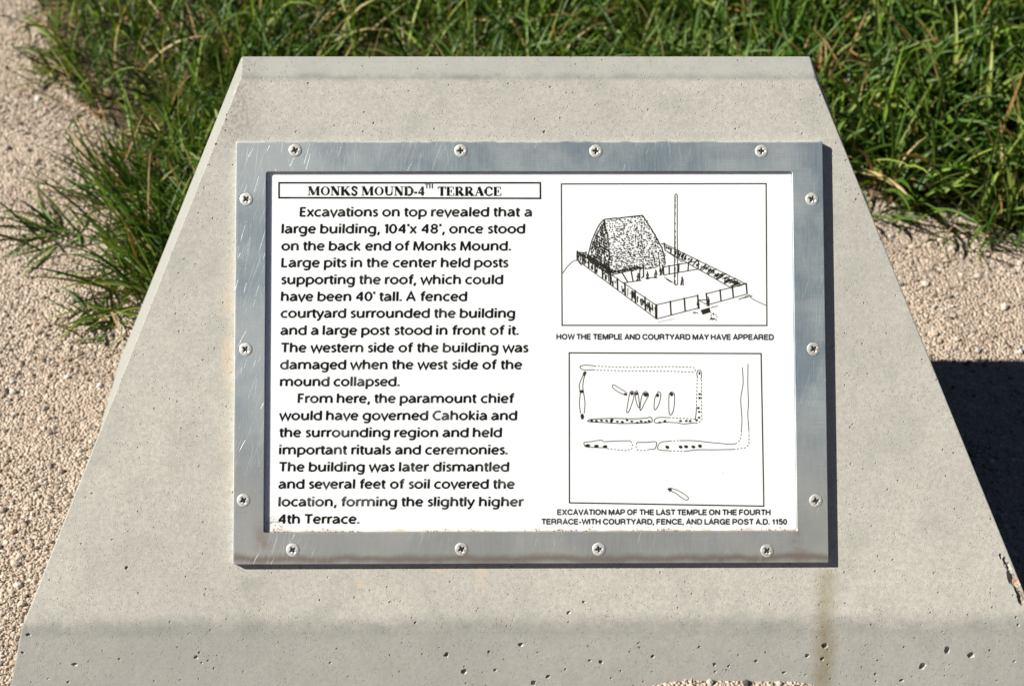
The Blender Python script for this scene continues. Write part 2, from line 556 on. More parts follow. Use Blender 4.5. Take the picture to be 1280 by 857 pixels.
n_face = AX[:, 2]
fv = np.array([0, (fr[1] - FBL[1]), 0]); n_front = np.cross([1, 0, 0], np.array([0, fr[1] - FBL[1], fr[2] + .06])); n_front /= np.linalg.norm(n_front)
for (X, Y, r) in ((384, 84, 1.0), (385, 104, 1.5), (549, 143, .8), (688, 109, 1.4), (688, 114, 1.3), (708, 116, 1.3), (716, 116, 1.0), (655, 112, .9),
                  (467, 154, 1.4), (418, 157, .9), (284, 144, 1.2), (283, 150, 1.2), (282, 163, 1.3), (270, 180, 1.7), (263, 190, 1.5), (262, 206, 1.2),
                  (680, 165, 1.8), (966, 108, 1.0), (1038, 136, 1.3), (1046, 148, 1.3), (1045, 179, 1.2), (1070, 249, 1.7), (1058, 240, 1), (1024, 155, .7),
                  (248, 266, 1.1), (214, 316, 1.1), (244, 330, 1.0), (223, 341, 1.1), (192, 369, 1.1), (224, 417, .8), (184, 427, .8),
                  (154, 509, 1.1), (160, 556, .9), (115, 616, 1.3), (140, 674, 1.3), (254, 652, 1.2), (158, 709, 2.9), (205, 684, 1), (163, 786, 1.5),
                  (462, 737, 1.2), (487, 752, 1.5), (596, 763, 1.4), (635, 742, 1.2), (711, 765, 2.6), (730, 752, 2.4), (712, 732, 1), (646, 748, .9),
                  (519, 778, 2.2), (1131, 480, .8), (1166, 469, .7), (1192, 566, 1.6), (1100, 440, .9), (1140, 495, .8), (1088, 440, .9),
                  (1062, 630, .9), (1233, 779, 1.2), (1270, 771, 1.9), (1273, 781, 2.2)):
    cut(W(*px(X, Y)), r * .00067 * 1.05, n_face, rng.uniform(.9, 1.4))


def on_front(X, Y):
    r = CD + (X - 640) / F_PX * CR - (Y - 428.5) / F_PX * CU
    o = np.array([0, fr[1], fr[2]])
    t = (o - CW) @ n_front / (r @ n_front)
    return CW + t * r


fp = [(35, 793, 2.6), (28, 815, 2), (93, 830, 2.5), (60, 848, 1.5), (85, 852, 2), (149, 823, 1.6), (76, 829, 1.2), (63, 848, 1),
      (245, 821, 2.3), (249, 815, 1.6), (252, 828, 1.4), (260, 825, 1.6), (267, 835, 1.4), (271, 819, 1.2), (413, 828, 1.6), (421, 810, 1.3),
      (435, 845, 1.2), (449, 836, 1), (487, 818, 1.2), (549, 809, 1.1), (558, 818, 3.0), (580, 839, 3), (611, 814, 2), (619, 837, 2), (603, 840, 1.2),
      (651, 805, 2.4), (648, 800, 1), (672, 815, 1.4), (667, 853, 3), (685, 845, 2.2), (673, 812, 1), (707, 836, 1.7), (735, 807, 1.3), (751, 827, 2.7),
      (737, 825, 1.8), (764, 847, 1.5), (776, 838, 1.4), (787, 814, 1.5), (798, 803, 1.6), (816, 820, 2.2), (815, 839, 1.3), (804, 851, 1.4),
      (874, 808, 2.0), (893, 830, 2.3), (894, 839, 1.7), (911, 832, 1.8), (945, 826, 2), (957, 815, 1.1), (980, 840, 2), (1009, 819, 2.6), (1007, 843, 1.4),
      (1031, 807, 3), (1029, 816, 2.4), (1028, 823, 2.6), (1035, 830, 1.4), (1082, 806, 1.2), (1097, 825, 1.6), (1094, 842, 2), (1095, 851, 1.6),
      (1130, 808, 1.3), (1143, 797, 1), (1153, 832, 3.2), (1184, 812, 3.4), (1214, 818, 3.2), (1189, 807, 1.2), (1237, 812, 1.7), (1268, 826, 1.7),
      (1187, 830, 1.1), (1127, 850, 2.2), (1101, 851, 2), (1147, 797, 1), (1181, 844, 1.2), (1246, 850, 1.2)]
for X, Y, r in fp:
    cut(on_front(X, Y), r * .00067 * 1.2, n_front, rng.uniform(.9, 1.5), r > 2)
for _ in range(210):
    X, Y = rng.uniform(60, 1270), rng.uniform(790, 852)
    cut(on_front(X, Y), rng.uniform(.4, .9) * .00067, n_front, rng.uniform(.8, 1.5))
for _ in range(80):
    X, Y = rng.uniform(70, 1240), rng.uniform(75, 775)
    if 285 < X < 1050 and 170 < Y < 715: continue
    if X < 312 - .4 * (Y - 72) + 10 or X > 1008 + .4 * (Y - 72): continue
    cut(W(*px(X, Y)), rng.uniform(.4, .85) * .00067, n_face)
# small nicks along the sloping edges
for k in range(34):
    t_ = rng.uniform(.03, .97)
    s_ = -1 if k % 2 else 1
    ea = (-.2418 - .1757 * t_) if s_ < 0 else (.2404 + .1771 * t_)
    cut(W(ea + s_ * .0006, .2312 - .457 * t_, -.0002), rng.uniform(.0007, .0017), n_face, rng.uniform(.8, 1.3))
# broken arris at the lower right
NCH = 4
for X, Y, r, el, dc in ((1259, 705, 7, 1.5, .0012), (1266, 724, 9, 1.6, .0012), (1275, 745, 8, 1.5, .0012), (1251, 695, 3.5, 1.2, 0)):
    a_, b_ = px(X, Y)
    Vc = IV3 * (1 + .28 * (wob(IV3[:, 0] * 1.0, IV3[:, 1] + IV3[:, 2], 3.2, int(X)) + .8 * wob(IV3[:, 0] - IV3[:, 2], IV3[:, 1], 9, int(Y)))[:, None] * 1.6)
    Vc = Vc * np.array([.62, el, .75]) * r * .00067
    th = R(22); Vc = Vc @ np.array([[math.cos(th), math.sin(th), 0], [-math.sin(th), math.cos(th), 0], [0, 0, 1]])
    cutV.append(np.array([W(a_ + q[0], b_ + q[1], dc + q[2]) for q in Vc])); cutF.append(IF3 + base); base += len(IV3)
cm = fast_mesh('cutter', np.concatenate(cutV[:-NCH]), np.concatenate(cutF[:-NCH]), M_con)
off = sum(len(c) for c in cutV[:-NCH])


def boolean(target, cutter):
    md = target.modifiers.new('b', 'BOOLEAN')
    md.operation = 'DIFFERENCE'; md.solver = 'EXACT'; md.object = cutter
    dg = bpy.context.evaluated_depsgraph_get()
    me = bpy.data.meshes.new_from_object(target.evaluated_get(dg))
    target.modifiers.clear()
    old = target.data
    target.data = me
    bpy.data.meshes.remove(old)
    cme = cutter.data
    bpy.data.objects.remove(cutter)
    bpy.data.meshes.remove(cme)


boolean(ped, cm)
for k in range(-NCH, 0):
    F_ = cutF[k] - cutF[k].min()
    boolean(ped, fast_mesh('cutter', cutV[k], F_, M_con))
ped.data.name = 'concrete_pedestal'
me = ped.data
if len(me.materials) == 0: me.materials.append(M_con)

# ------------------------------------------------------------------ plaque
plaque = bpy.data.objects.new('information_plaque', None)
col.objects.link(plaque)
plaque.matrix_world = Matrix(((1, 0, 0, ORG[0]), (0, CA, -SA, ORG[1]), (0, SA, CA, ORG[2]), (0, 0, 0, 1)))
plaque.empty_display_size = .1
meta(plaque, 'white printed information plaque in a scratched aluminium frame screwed to the concrete', 'information plaque')
FW, FH, TH, CS = .4881, .3487, .0056, .0026
iL, iR, iT, iB = -.2189, .2184, .1491, -.1486


def ring_loop(l, r, t, b_, rad, seg):
    pts = []
    for cx, cy, a0 in ((r - rad, t - rad, 0), (l + rad, t - rad, 90), (l + rad, b_ + rad, 180), (r - rad, b_ + rad, 270)):
        for k in range(seg + 1):
            an = R(a0 + 90 * k / seg)
            pts.append((cx + rad * math.cos(an), cy + rad * math.sin(an)))
    return pts


bm = bmesh.new()
o_ = ring_loop(-FW / 2, FW / 2, FH / 2, -FH / 2, .0012, 3)
i_ = ring_loop(iL, iR, iT, iB, .0018, 3)
e = .00045
o2 = ring_loop(-FW / 2 + e, FW / 2 - e, FH / 2 - e, -FH / 2 + e, .0010, 3)
i2 = ring_loop(iL - e, iR + e, iT + e, iB - e, .0020, 3)
L = [[bm.verts.new((x, y, z)) for x, y in pts] for pts, z in
     ((o_, .0003), (o_, TH - e), (o2, TH), (i2, TH), (i_, TH - e), (i_, .0003))]
n = len(o_)
for k in range(6):
    A, B = L[k], L[(k + 1) % 6]
    for q in range(n):
        bm.faces.new([A[q], A[(q + 1) % n], B[(q + 1) % n], B[q]])
bmesh.ops.recalc_face_normals(bm, faces=bm.faces)
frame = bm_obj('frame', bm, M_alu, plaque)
frame['label'] = 'scratched brushed aluminium frame'

SCREWS = [(369, 188), (576, 188.5), (745, 189), (952, 189), (308, 249), (307, 436.5), (304.5, 625), (1015, 249), (1017, 436), (1020, 625.5),
          (366, 687), (577, 686), (748.5, 686), (959, 688)]
# countersinks
cV, cF, b0 = [], [], 0
SP = [px(x, y, TH) for x, y in SCREWS]
for sx_, sy_ in SP:
    m = 28
    an = np.arange(m) * 2 * math.pi / m
    top = np.stack([sx_ + .00605 * np.cos(an), sy_ + .00605 * np.sin(an), np.full(m, TH + .001)], 1)
    bot = np.stack([sx_ + .0053 * np.cos(an), sy_ + .0053 * np.sin(an), np.full(m, TH - .0014)], 1)
    cV.append((top, bot))
    b0 += 1
bm = bmesh.new()
for top, bot in cV:
    tv = [bm.verts.new(p) for p in top]; bv = [bm.verts.new(p) for p in bot]
    bm.faces.new(tv); bm.faces.new(bv[::-1])
    for k in range(len(tv)):
        j = (k + 1) % len(tv)
        bm.faces.new([tv[k], bv[k], bv[j], tv[j]])
bmesh.ops.recalc_face_normals(bm, faces=bm.faces)
ct = bm_obj('cutter', bm, M_alu, plaque)
bpy.context.view_layer.update()
boolean(frame, ct)
frame.data.name = 'frame'

# screw: domed head with a cross recess
bm = bmesh.new()
m = 32
prof = [(.0050, -.0008), (.0054, .0002), (.00562, .0005), (.0053, .00075), (.0043, .00098), (.0028, .00112), (.0013, .00118)]
rows = []
for r_, z_ in prof:
    rows.append([bm.verts.new((r_ * math.cos(k * 2 * math.pi / m), r_ * math.sin(k * 2 * math.pi / m), z_)) for k in range(m)])
for A, B in zip(rows, rows[1:]):
    for k in range(m): bm.faces.new([A[k], A[(k + 1) % m], B[(k + 1) % m], B[k]])
bm.faces.new(rows[-1]); bm.faces.new(rows[0][::-1])
bmesh.ops.recalc_face_normals(bm, faces=bm.faces)
head = bm_obj('screw', bm, M_scr, plaque, True)
for ang in (0, 90):
    bm = bmesh.new()
    l, w, zt, zb = .0035, .00098, .002, -.0011
    P = [(-l, -w, zt), (l, -w, zt), (l, w, zt), (-l, w, zt), (-l * .35, -w * .7, zb), (l * .35, -w * .7, zb), (l * .35, w * .7, zb), (-l * .35, w * .7, zb)]
    vv = [bm.verts.new(p) for p in P]
    for f in ((0, 1, 2, 3), (7, 6, 5, 4), (0, 4, 5, 1), (1, 5, 6, 2), (2, 6, 7, 3), (3, 7, 4, 0)): bm.faces.new([vv[q] for q in f])
    bmesh.ops.recalc_face_normals(bm, faces=bm.faces)
    bmesh.ops.rotate(bm, verts=bm.verts, cent=(0, 0, 0), matrix=Matrix.Rotation(R(ang), 3, 'Z'))
    cc = bm_obj('cutter', bm, M_scr, plaque)
    bpy.context.view_layer.update()
    boolean(head, cc)
for p in head.data.polygons:
    p.use_smooth = abs(p.normal.z) > .45 and p.center.z > .0001
head.data.name = 'screw'
ANG = [22, 3, -8, -5, 40, 50, 28, 62, 35, 12, 33, 25, 8, 40]
for k, ((x, y), an) in enumerate(zip(SP, ANG)):
    s = head if k == 0 else head.copy()
    if k: col.objects.link(s)
    s.parent = plaque
    s.location = (x, y, TH - .0006)
    s.rotation_euler = (R(random.uniform(-1.5, 1.5)), R(random.uniform(-1.5, 1.5)), R(an))

# white sheet held behind the frame
bm = bmesh.new()
l, r_, t_, b_ = iL - .004, iR + .004, iT + .004, iB - .004
o_ = ring_loop(l, r_, t_, b_, .002, 2)
tv = [bm.verts.new((x, y, CS)) for x, y in o_]; bv = [bm.verts.new((x, y, .0006)) for x, y in o_]
# stays clear of the frame: the opening is only as wide as the sheet's visible part
bm.free()
bm = bmesh.new()
o_ = ring_loop(iL + .0002, iR - .0002, iT - .0002, iB + .0002, .0017, 3)
tv = [bm.verts.new((x, y, CS)) for x, y in o_]; bv = [bm.verts.new((x, y, .0004)) for x, y in o_]
bm.faces.new(tv); bm.faces.new(bv[::-1])
for k in range(len(tv)):
    j = (k + 1) % len(tv)
    bm.faces.new([tv[k], bv[k], bv[j], tv[j]])
bmesh.ops.recalc_face_normals(bm, faces=bm.faces)
sheet = bm_obj('printed_panel', bm, M_sheet, plaque)
ZP = CS + .00006


class Print:
    """flat ink shapes lying on the white sheet; pts in photograph-measured spots or face metres"""
    def __init__(self): self.V = []; self.F = []; self.k = 0

    def z(self):
        self.k = (self.k + 1) % 24
        return ZP + self.k * .0000025

    def quadstrip(self, A, B, z):
        s = len(self.V)
        for a, b in zip(A, B): self.V += [(a[0], a[1], z), (b[0], b[1], z)]
        for i in range(len(A) - 1): self.F.append((s + 2 * i, s + 2 * i + 1, s + 2 * i + 3, s + 2 * i + 2))

    def line(self, pts, w, closed=False, taper=None):
        P = np.array([px(x, y, CS) for x, y in pts]); w = w * .000667 * 1.3
        self.stroke(P, lambda d: w, closed, taper)

    def stroke(self, P, wf, closed=False, taper=None):
        n = len(P)
        if closed: P = np.vstack([P[-1:], P, P[:2]])
        d = np.gradient(P, axis=0)
        d /= np.linalg.norm(d, axis=1, keepdims=True) + 1e-12
        A, B = [], []
        rngi = range(1, n + 2) if closed else range(n)
        for i in rngi:
            nn = np.array([-d[i][1], d[i][0]])
            if not closed and 0 < i < n - 1:      # mitre
                d0 = P[i] - P[i - 1]; d0 /= np.linalg.norm(d0) + 1e-12
                d1 = P[i + 1] - P[i]; d1 /= np.linalg.norm(d1) + 1e-12
                mm = d0 + d1; mm /= np.linalg.norm(mm) + 1e-12
                nn = np.array([-mm[1], mm[0]]); k = 1 / max(.45, abs(mm @ d0))
                dd = mm
            else: k = 1; dd = d[i]
            w = wf(dd) / 2 * k
            if taper is not None: w *= taper[i]
            A.append(P[i] + nn * w); B.append(P[i] - nn * w)
        self.quadstrip(A, B, self.z())

    def dashes(self, pts, w, on=3.0, off=2.0):
        P = [np.array(p, float) for p in pts]
        phase, cur = 0.0, [P[0]]
        drawing = True
        for a, b in zip(P, P[1:]):
            Ln = np.linalg.norm(b - a); t = 0
            while t < Ln:
                need = (on if drawing else off) - phase
                if t + need > Ln:
                    phase += Ln - t; t = Ln
                    if drawing: cur.append(b)
                else:
                    t += need; q = a + (b - a) * t / Ln
                    if drawing:
                        cur.append(q)
                        if len(cur) > 1: self.line(cur, w)
                        cur = []
                    else: cur = [q]
                    drawing = not drawing; phase = 0
        if drawing and len(cur) > 1: self.line(cur, w)

    def blob(self, x, y, rx, ry, ang=0, n=9):
        c, s = math.cos(ang), math.sin(ang)
        pts = []
        for k in range(n):
            t = 2 * math.pi * k / n; j = random.uniform(.85, 1.12)
            X, Y = rx * math.cos(t) * j, ry * math.sin(t) * j
            pts.append(px(x + X * c - Y * s, y + X * s + Y * c, CS))
        self.poly(pts)

    def poly(self, pts):
        s = len(self.V); z = self.z(); self.V += [(p[0], p[1], z) for p in pts]
        self.F.append(tuple(range(s, s + len(pts))))

    def make(self, name, mat, parent=None, label=None):
        me = bpy.data.meshes.new(name)
        me.from_pydata(self.V, [], self.F)
        bm = bmesh.new(); bm.from_mesh(me)
        for f in bm.faces:
            f.normal_update()
            if f.normal.z < 0: f.normal_flip()
        bm.to_mesh(me); bm.free()
        me.materials.append(mat)
        o = bpy.data.objects.new(name, me)
        col.objects.link(o)
        o.parent = parent if parent else sheet
        if label: o['label'] = label
        return o


def crom(P, k=6):
    P = np.array(P, float)
    Q = np.vstack([2 * P[0] - P[1], P, 2 * P[-1] - P[-2]])
    out = []
    for i in range(1, len(Q) - 2):
        p0, p1, p2, p3 = Q[i - 1:i + 3]
        for t in np.arange(k) / k:
            out.append(.5 * ((2 * p1) + (-p0 + p2) * t + (2 * p0 - 5 * p1 + 4 * p2 - p3) * t * t + (-p0 + 3 * p1 - 3 * p2 + p3) * t ** 3))
    out.append(P[-1])
    return np.array(out)


def ell(cx, cy, rx, ry, n=22):
    t = np.arange(n) * 2 * math.pi / n
    return np.stack([cx + rx * np.cos(t), cy + ry * np.sin(t)], 1)


# humanist sans, unit = x-height. entries: width, strokes; 'L' straight, 'S' smooth, 'O' closed ellipse
ARCH = [(.12, .62), (.27, .84), (.52, .92), (.76, .84), (.86, .58)]
BOWL = [(.12, .70), (.34, .89), (.62, .90), (.87, .74), (.94, .46), (.82, .18), (.55, .07), (.28, .08), (.12, .16)]
def mir(p, w): return [(w - x, y) for x, y in p]
G = {
 'a': (.93, [('S', [(.13, .80), (.34, .91), (.60, .89), (.78, .72), (.82, .45)]), ('L', [(.82, .5), (.835, 0)]),
             ('S', [(.80, .58), (.52, .55), (.22, .44), (.11, .25), (.24, .08), (.50, .11), (.80, .36)])]),
 'b': (1.04, [('L', [(.11, 0), (.11, 1.34)]), ('S', BOWL)]),
 'c': (.88, [('S', [(.86, .86), (.62, .92), (.32, .84), (.11, .48), (.28, .14), (.58, .07), (.86, .13)])]),
 'd': (1.04, [('L', [(.93, 0), (.93, 1.34)]), ('S', mir(BOWL, 1.04))]),
 'e': (.98, [('L', [(.14, .50), (.88, .50)]), ('S', [(.87, .50), (.82, .76), (.56, .92), (.26, .82), (.11, .48), (.26, .15), (.56, .07), (.88, .14)])]),
 'f': (.62, [('S', [(.68, 1.26), (.48, 1.27), (.34, 1.14), (.31, .9)]), ('L', [(.31, .95), (.31, 0)]), ('L', [(.04, .91), (.62, .91)])]),
 'g': (1.04, [('S', mir(BOWL, 1.04)), ('S', [(.93, .98), (.93, .4), (.93, .02), (.83, -.26), (.55, -.35), (.20, -.29)])]),
 'h': (.97, [('L', [(.11, 0), (.11, 1.34)]), ('S', ARCH), ('L', [(.86, .6), (.86, 0)])]),
 'i': (.22, [('L', [(.11, 0), (.11, .98)]), ('L', [(.11, 1.16), (.11, 1.37)])]),
 'k': (.86, [('L', [(.11, 0), (.11, 1.34)]), ('L', [(.74, .98), (.2, .50)]), ('L', [(.22, .56), (.80, 0)])]),
 'l': (.22, [('L', [(.11, 0), (.11, 1.34)])]),
 'm': (1.70, [('L', [(.11, 0), (.11, .98)]), ('S', ARCH), ('L', [(.86, .6), (.86, 0)]),
              ('S', [(x + .74, y) for x, y in ARCH]), ('L', [(1.60, .6), (1.60, 0)])]),
 'n': (.97, [('L', [(.11, 0), (.11, .98)]), ('S', ARCH), ('L', [(.86, .6), (.86, 0)])]),
 'o': (1.10, [('O', (.55, .49, .44, .42))]),
 'p': (1.04, [('L', [(.11, -.42), (.11, .98)]), ('S', BOWL)]),
 'r': (.58, [('L', [(.11, 0), (.11, .98)]), ('S', [(.12, .58), (.25, .82), (.44, .91), (.62, .90)])]),
 's': (.66, [('S', [(.62, .87), (.38, .92), (.17, .80), (.22, .61), (.46, .48), (.58, .28), (.44, .09), (.08, .10)])]),
 't': (.55, [('S', [(.24, 1.22), (.24, .8), (.24, .4), (.29, .13), (.41, .07), (.55, .09)]), ('L', [(.0, .91), (.56, .91)])]),
 'u': (.99, [('S', [(.11, .98), (.11, .62), (.14, .26), (.34, .07), (.62, .13), (.86, .34)]), ('L', [(.87, .98), (.87, 0)])]),
 'v': (.92, [('L', [(.04, .98), (.46, .0), (.90, .98)])]),
 'w': (1.52, [('L', [(.04, .98), (.38, .03), (.76, .93), (1.13, .03), (1.48, .98)])]),
 'x': (.88, [('L', [(.05, .98), (.82, 0)]), ('L', [(.82, .98), (.05, 0)])]),
 'y': (.95, [('L', [(.04, .98), (.50, .04)]), ('S', [(.90, .98), (.70, .50), (.50, .04), (.34, -.26), (.08, -.34)])]),
 'E': (.78, [('L', [(.11, 0), (.11, 1.31)]), ('L', [(.11, 1.23), (.74, 1.23)]), ('L', [(.11, .68), (.68, .68)]), ('L', [(.11, .08), (.76, .08)])]),
 'F': (.74, [('L', [(.11, 0), (.11, 1.31)]), ('L', [(.11, 1.23), (.76, 1.23)]), ('L', [(.11, .66), (.68, .66)])]),
 'L': (.74, [('L', [(.11, 0), (.11, 1.31)]), ('L', [(.11, .08), (.74, .08)])]),
 'T': (1.06, [('L', [(.53, 0), (.53, 1.31)]), ('L', [(.02, 1.23), (1.04, 1.23)])]),
 'M': (1.36, [('L', [(.10, 0), (.16, 1.31)]), ('L', [(.19, 1.27), (.68, .10), (1.17, 1.27)]), ('L', [(1.19, 1.31), (1.27, 0)])]),
 'A': (1.22, [('L', [(.06, 0), (.60, 1.27), (1.16, 0)]), ('L', [(.26, .42), (.96, .42)])]),
 'C': (1.10, [('S', [(1.08, 1.17), (.78, 1.24), (.40, 1.12), (.12, .65), (.36, .19), (.74, .07), (1.08, .14)])]),
 '0': (.98, [('O', (.49, .65, .39, .58))]),
 '1': (.44, [('L', [(.33, 0), (.33, 1.31)]), ('L', [(.33, 1.26), (.04, 1.06)])]),
 '4': (1.0, [('L', [(.76, 0), (.76, 1.31)]), ('L', [(.74, 1.24), (.10, .44)]), ('L', [(.04, .41), (.98, .41)])]),
 '8': (.92, [('O', (.46, .97, .32, .27)), ('O', (.46, .37, .37, .30))]),
 '.': (.22, [('L', [(.11, 0), (.11, .22)])]),
 ',': (.28, [('L', [(.22, .20), (.06, -.26)])]),
 "'": (.16, [('L', [(.10, 1.34), (.08, 1.0)])]),
}
SHEAR = .045
ROUND_L, ROUND_R = set('acdegoC0'), set('bceopsC0')


def body_line(pr, text, x0, x1, yb, xh=8.75, weight=.345):
    # lay out in x-height units, then fit to the measured run
    items, X, prev = [], 0.0, None
    for ch in text:
        if ch == ' ': X += .63; prev = ' '; continue
        w, st = G[ch]
        if prev and prev != ' ':
            gap = .255
            if prev in ROUND_R: gap -= .06
            if ch in ROUND_L: gap -= .06
            if prev in 'rtfkvwyTx': gap -= .11
            if ch in 'tvwyxfs': gap -= .09
            if ch in ".,'" : gap -= .02
            X += gap
        items.append((ch, X)); X += w; prev = ch
    total = X
    sxp = (x1 - x0) / total
    for ch, X in items:
        for st in G[ch][1]:
            if st[0] == 'O': P = ell(*st[1]); closed = True
            elif st[0] == 'S': P = crom(st[1]); closed = False
            else: P = np.array(st[1], float); closed = False
            Q = np.array([px(x0 + (X + p[0] + SHEAR * (p[1] - .5)) * sxp, yb - p[1] * xh, CS) for p in P])
            wgt = weight * xh * .000667
            def wf(d, wgt=wgt): return wgt * (1.0 * abs(d[1]) ** 1.5 + .76 * (1 - abs(d[1]) ** 1.5)) * (1 - .30 * abs(d[0] * d[1]))
            pr.stroke(Q, wf, closed)


LINES = [("Excavations on top revealed that a", 375, 664.5, 270.6), ("large building, 104'x 48', once stood", 352.3, 656, 291.6),
         ("on the back end of Monks Mound.", 352, 638.5, 313), ("Large pits in the center held posts", 352, 635, 333.9),
         ("supporting the roof, which could", 351.5, 628.5, 355), ("have been 40' tall. A fenced", 351.5, 583.5, 376.1),
         ("courtyard surrounded the building", 351, 643.5, 397), ("and a large post stood in front of it.", 350.8, 648, 418.3),
         ("The western side of the building was", 351.3, 660, 440), ("damaged when the west side of the", 350.5, 652.3, 461.2),
         ("mound collapsed.", 350.3, 499.3, 482.3)]
LINES2 = [("From here, the paramount chief", 372.5, 642, 503.3),
          ("would have governed Cahokia and", 349.5, 646, 524.7), ("the surrounding region and held", 349.3, 627, 545.9),
          ("important rituals and ceremonies.", 349.2, 634.3, 567.5), ("The building was later dismantled", 348.8, 636, 588.8),
          ("and several feet of soil covered the", 348.3, 643, 610.2), ("location, forming the slightly higher", 348.3, 654.3, 632.3),
          ("4th Terrace.", 347.8, 449, 653.9)]
pr = Print()
for t in LINES: body_line(pr, *t)
pr.make('paragraph', M_ink, label='upper paragraph of black lettering')
pr = Print()
for t in LINES2: body_line(pr, *t)
pr.make('paragraph', M_ink, label='lower paragraph of black lettering, partly greyed by painted glare')

# bold serif capitals, unit = cap height; strokes with their own widths
ST, HR, SF = .185, .055, .05
def srf(x0, x1, y): return ('w', [(x0, y), (x1, y)], SF)
def stem(x, a=0, b=1): return ('w', [(x, a), (x, b)], ST)
SG = {
 'M': (1.36, [srf(.0, .34, .025), srf(.0, .3, .975), ('w', [(.17, 0), (.17, 1)], HR), ('w', [(.22, 1), (.66, .06)], .19), ('w', [(.66, .04), (1.06, 1)], HR),
              stem(1.12), srf(.96, 1.34, .025), srf(1.08, 1.34, .975)]),
 'O': (1.10, [('r', (.55, .5, .50, .50), .24, .085)]),
 'N': (1.06, [srf(0, .32, .025), ('w', [(.16, 0), (.16, 1)], HR), srf(0, .28, .975), ('w', [(.18, 1), (.84, .02)], .2), ('w', [(.86, 0), (.86, 1)], HR), srf(.70, 1.04, .975)]),
 'K': (1.12, [stem(.22), srf(.03, .42, .025), srf(.03, .42, .975), ('w', [(.84, .97), (.3, .47)], HR), srf(.66, 1.0, .975), ('w', [(.44, .62), (.92, .02)], .2), srf(.72, 1.12, .025)]),
 'S': (.76, [('s', [(.62, .78), (.50, .93), (.32, .96), (.15, .82), (.22, .64), (.48, .47), (.60, .28), (.48, .07), (.28, .04), (.12, .22)], .13), ('w', [(.66, .66), (.66, .98)], HR), ('w', [(.09, .02), (.09, .34)], HR)]),
 'U': (1.04, [('w', [(.22, .3), (.22, 1)], ST), srf(.02, .42, .975), ('s', [(.22, .4), (.26, .14), (.50, .05), (.76, .14), (.84, .4)], .1), ('w', [(.84, .35), (.84, 1)], HR), srf(.68, 1.0, .975)]),
 'D': (1.04, [stem(.22), srf(.02, .5, .025), srf(.02, .5, .975), ('s', [(.45, .97), (.72, .90), (.88, .68), (.92, .5), (.88, .32), (.72, .10), (.45, .03)], .13), ('w', [(.89, .3), (.89, .7)], .19)]),
 '-': (.42, [('w', [(.05, .32), (.37, .32)], .14)]),
 '4': (.72, [('w', [(.50, 0), (.50, 1)], .17), ('w', [(.48, .98), (.05, .30)], .06), ('w', [(.02, .29), (.70, .29)], .13)]),
 'T': (.94, [stem(.47), srf(.28, .66, .025), ('w', [(.02, .965), (.92, .965)], .07), ('w', [(.05, .74), (.05, .98)], .06), ('w', [(.89, .74), (.89, .98)], .06)]),
 'E': (.94, [stem(.22), srf(.03, .8, .03), srf(.03, .8, .97), srf(.3, .56, .51), ('w', [(.58, .34), (.58, .68)], .06), ('w', [(.80, .72), (.80, .99)], .06), ('w', [(.86, .0), (.84, .30)], .06)]),
 'R': (1.06, [stem(.22), srf(.03, .42, .025), srf(.03, .5, .97), ('s', [(.45, .97), (.66, .92), (.76, .75), (.66, .55), (.45, .50)], .10), ('w', [(.74, .64), (.74, .86)], .15), ('w', [(.46, .50), (.88, .02)], .2), srf(.78, 1.08, .025)]),
 'A': (1.06, [('w', [(.16, .02), (.52, 1)], HR), ('w', [(.50, 1), (.88, .02)], .2), ('w', [(.28, .34), (.72, .34)], HR), srf(.0, .32, .025), srf(.66, 1.06, .025)]),
 'C': (1.0, [('s', [(.86, .70), (.72, .92), (.50, .965), (.26, .82), (.16, .5), (.26, .18), (.52, .04), (.76, .10), (.92, .26)], .10), ('w', [(.165, .28), (.165, .72)], .19), ('w', [(.89, .64), (.89, .98)], .06)]),
 'H': (1.12, [stem(.22), stem(.90), srf(.03, .42, .025), srf(.03, .42, .975), srf(.70, 1.10, .025), srf(.70, 1.10, .975), srf(.2, .9, .5)]),
}


def serif_run(pr, text, x0, x1, yb0, yb1, ch_, bold=1.65):
    X, items = 0.0, []
    for c in text:
        if c == ' ': X += .34; continue
        items.append((c, X)); X += SG[c][0] + .03
    sx = (x1 - x0) / X
    for c, X in items:
        for s in SG[c][1]:
            def mp(p): return px(x0 + (X + p[0]) * sx, yb0 + (yb1 - yb0) * (X / 14) - p[1] * ch_, CS)
            if s[0] == 'w':
                pr.stroke(np.array([mp(p) for p in s[1]]), lambda d, w=s[2]: w * ch_ * .000667 * bold)
            elif s[0] == 's':
                pr.stroke(np.array([mp(p) for p in crom(s[1])]), lambda d, w=s[2]: w * ch_ * .000667 * bold)
            else:
                cx, cy, rx, ry = s[1]; wv, wh = s[2], s[3]
                t = np.linspace(0, 2 * math.pi, 29)
                A = [mp((cx + rx * math.cos(q), cy + ry * math.sin(q))) for q in t]
                B = [mp((cx + (rx - wv) * math.cos(q), cy + (ry - wh) * math.sin(q))) for q in t]
                pr.quadstrip(A, B, pr.z())
    return sx


pr = Print()
serif_run(pr, 'MONKS MOUND-4', 384.5, 531, 244.2, 244.5, 11.1)
serif_run(pr, 'TH', 531.2, 541.8, 235.6, 235.6, 5.6, 1.3)
serif_run(pr, 'TERRACE', 547, 627.5, 244.7, 245.0, 11.1)
pr.make('heading', M_ink, label='black serif heading MONKS MOUND-4TH TERRACE')
pr = Print()
bx = [(348.8, 228.6), (675.4, 228.6), (675.6, 248.0), (348.8, 247.2)]
for k in range(4):
    a_, b_ = np.array(bx[k]), np.array(bx[(k + 1) % 4]); u_ = (b_ - a_) / np.linalg.norm(b_ - a_) * .9
    pr.line([tuple(a_ - u_), tuple(b_ + u_)], 1.6)
pr.make('heading_border', M_ink, label='thin black box round the heading')


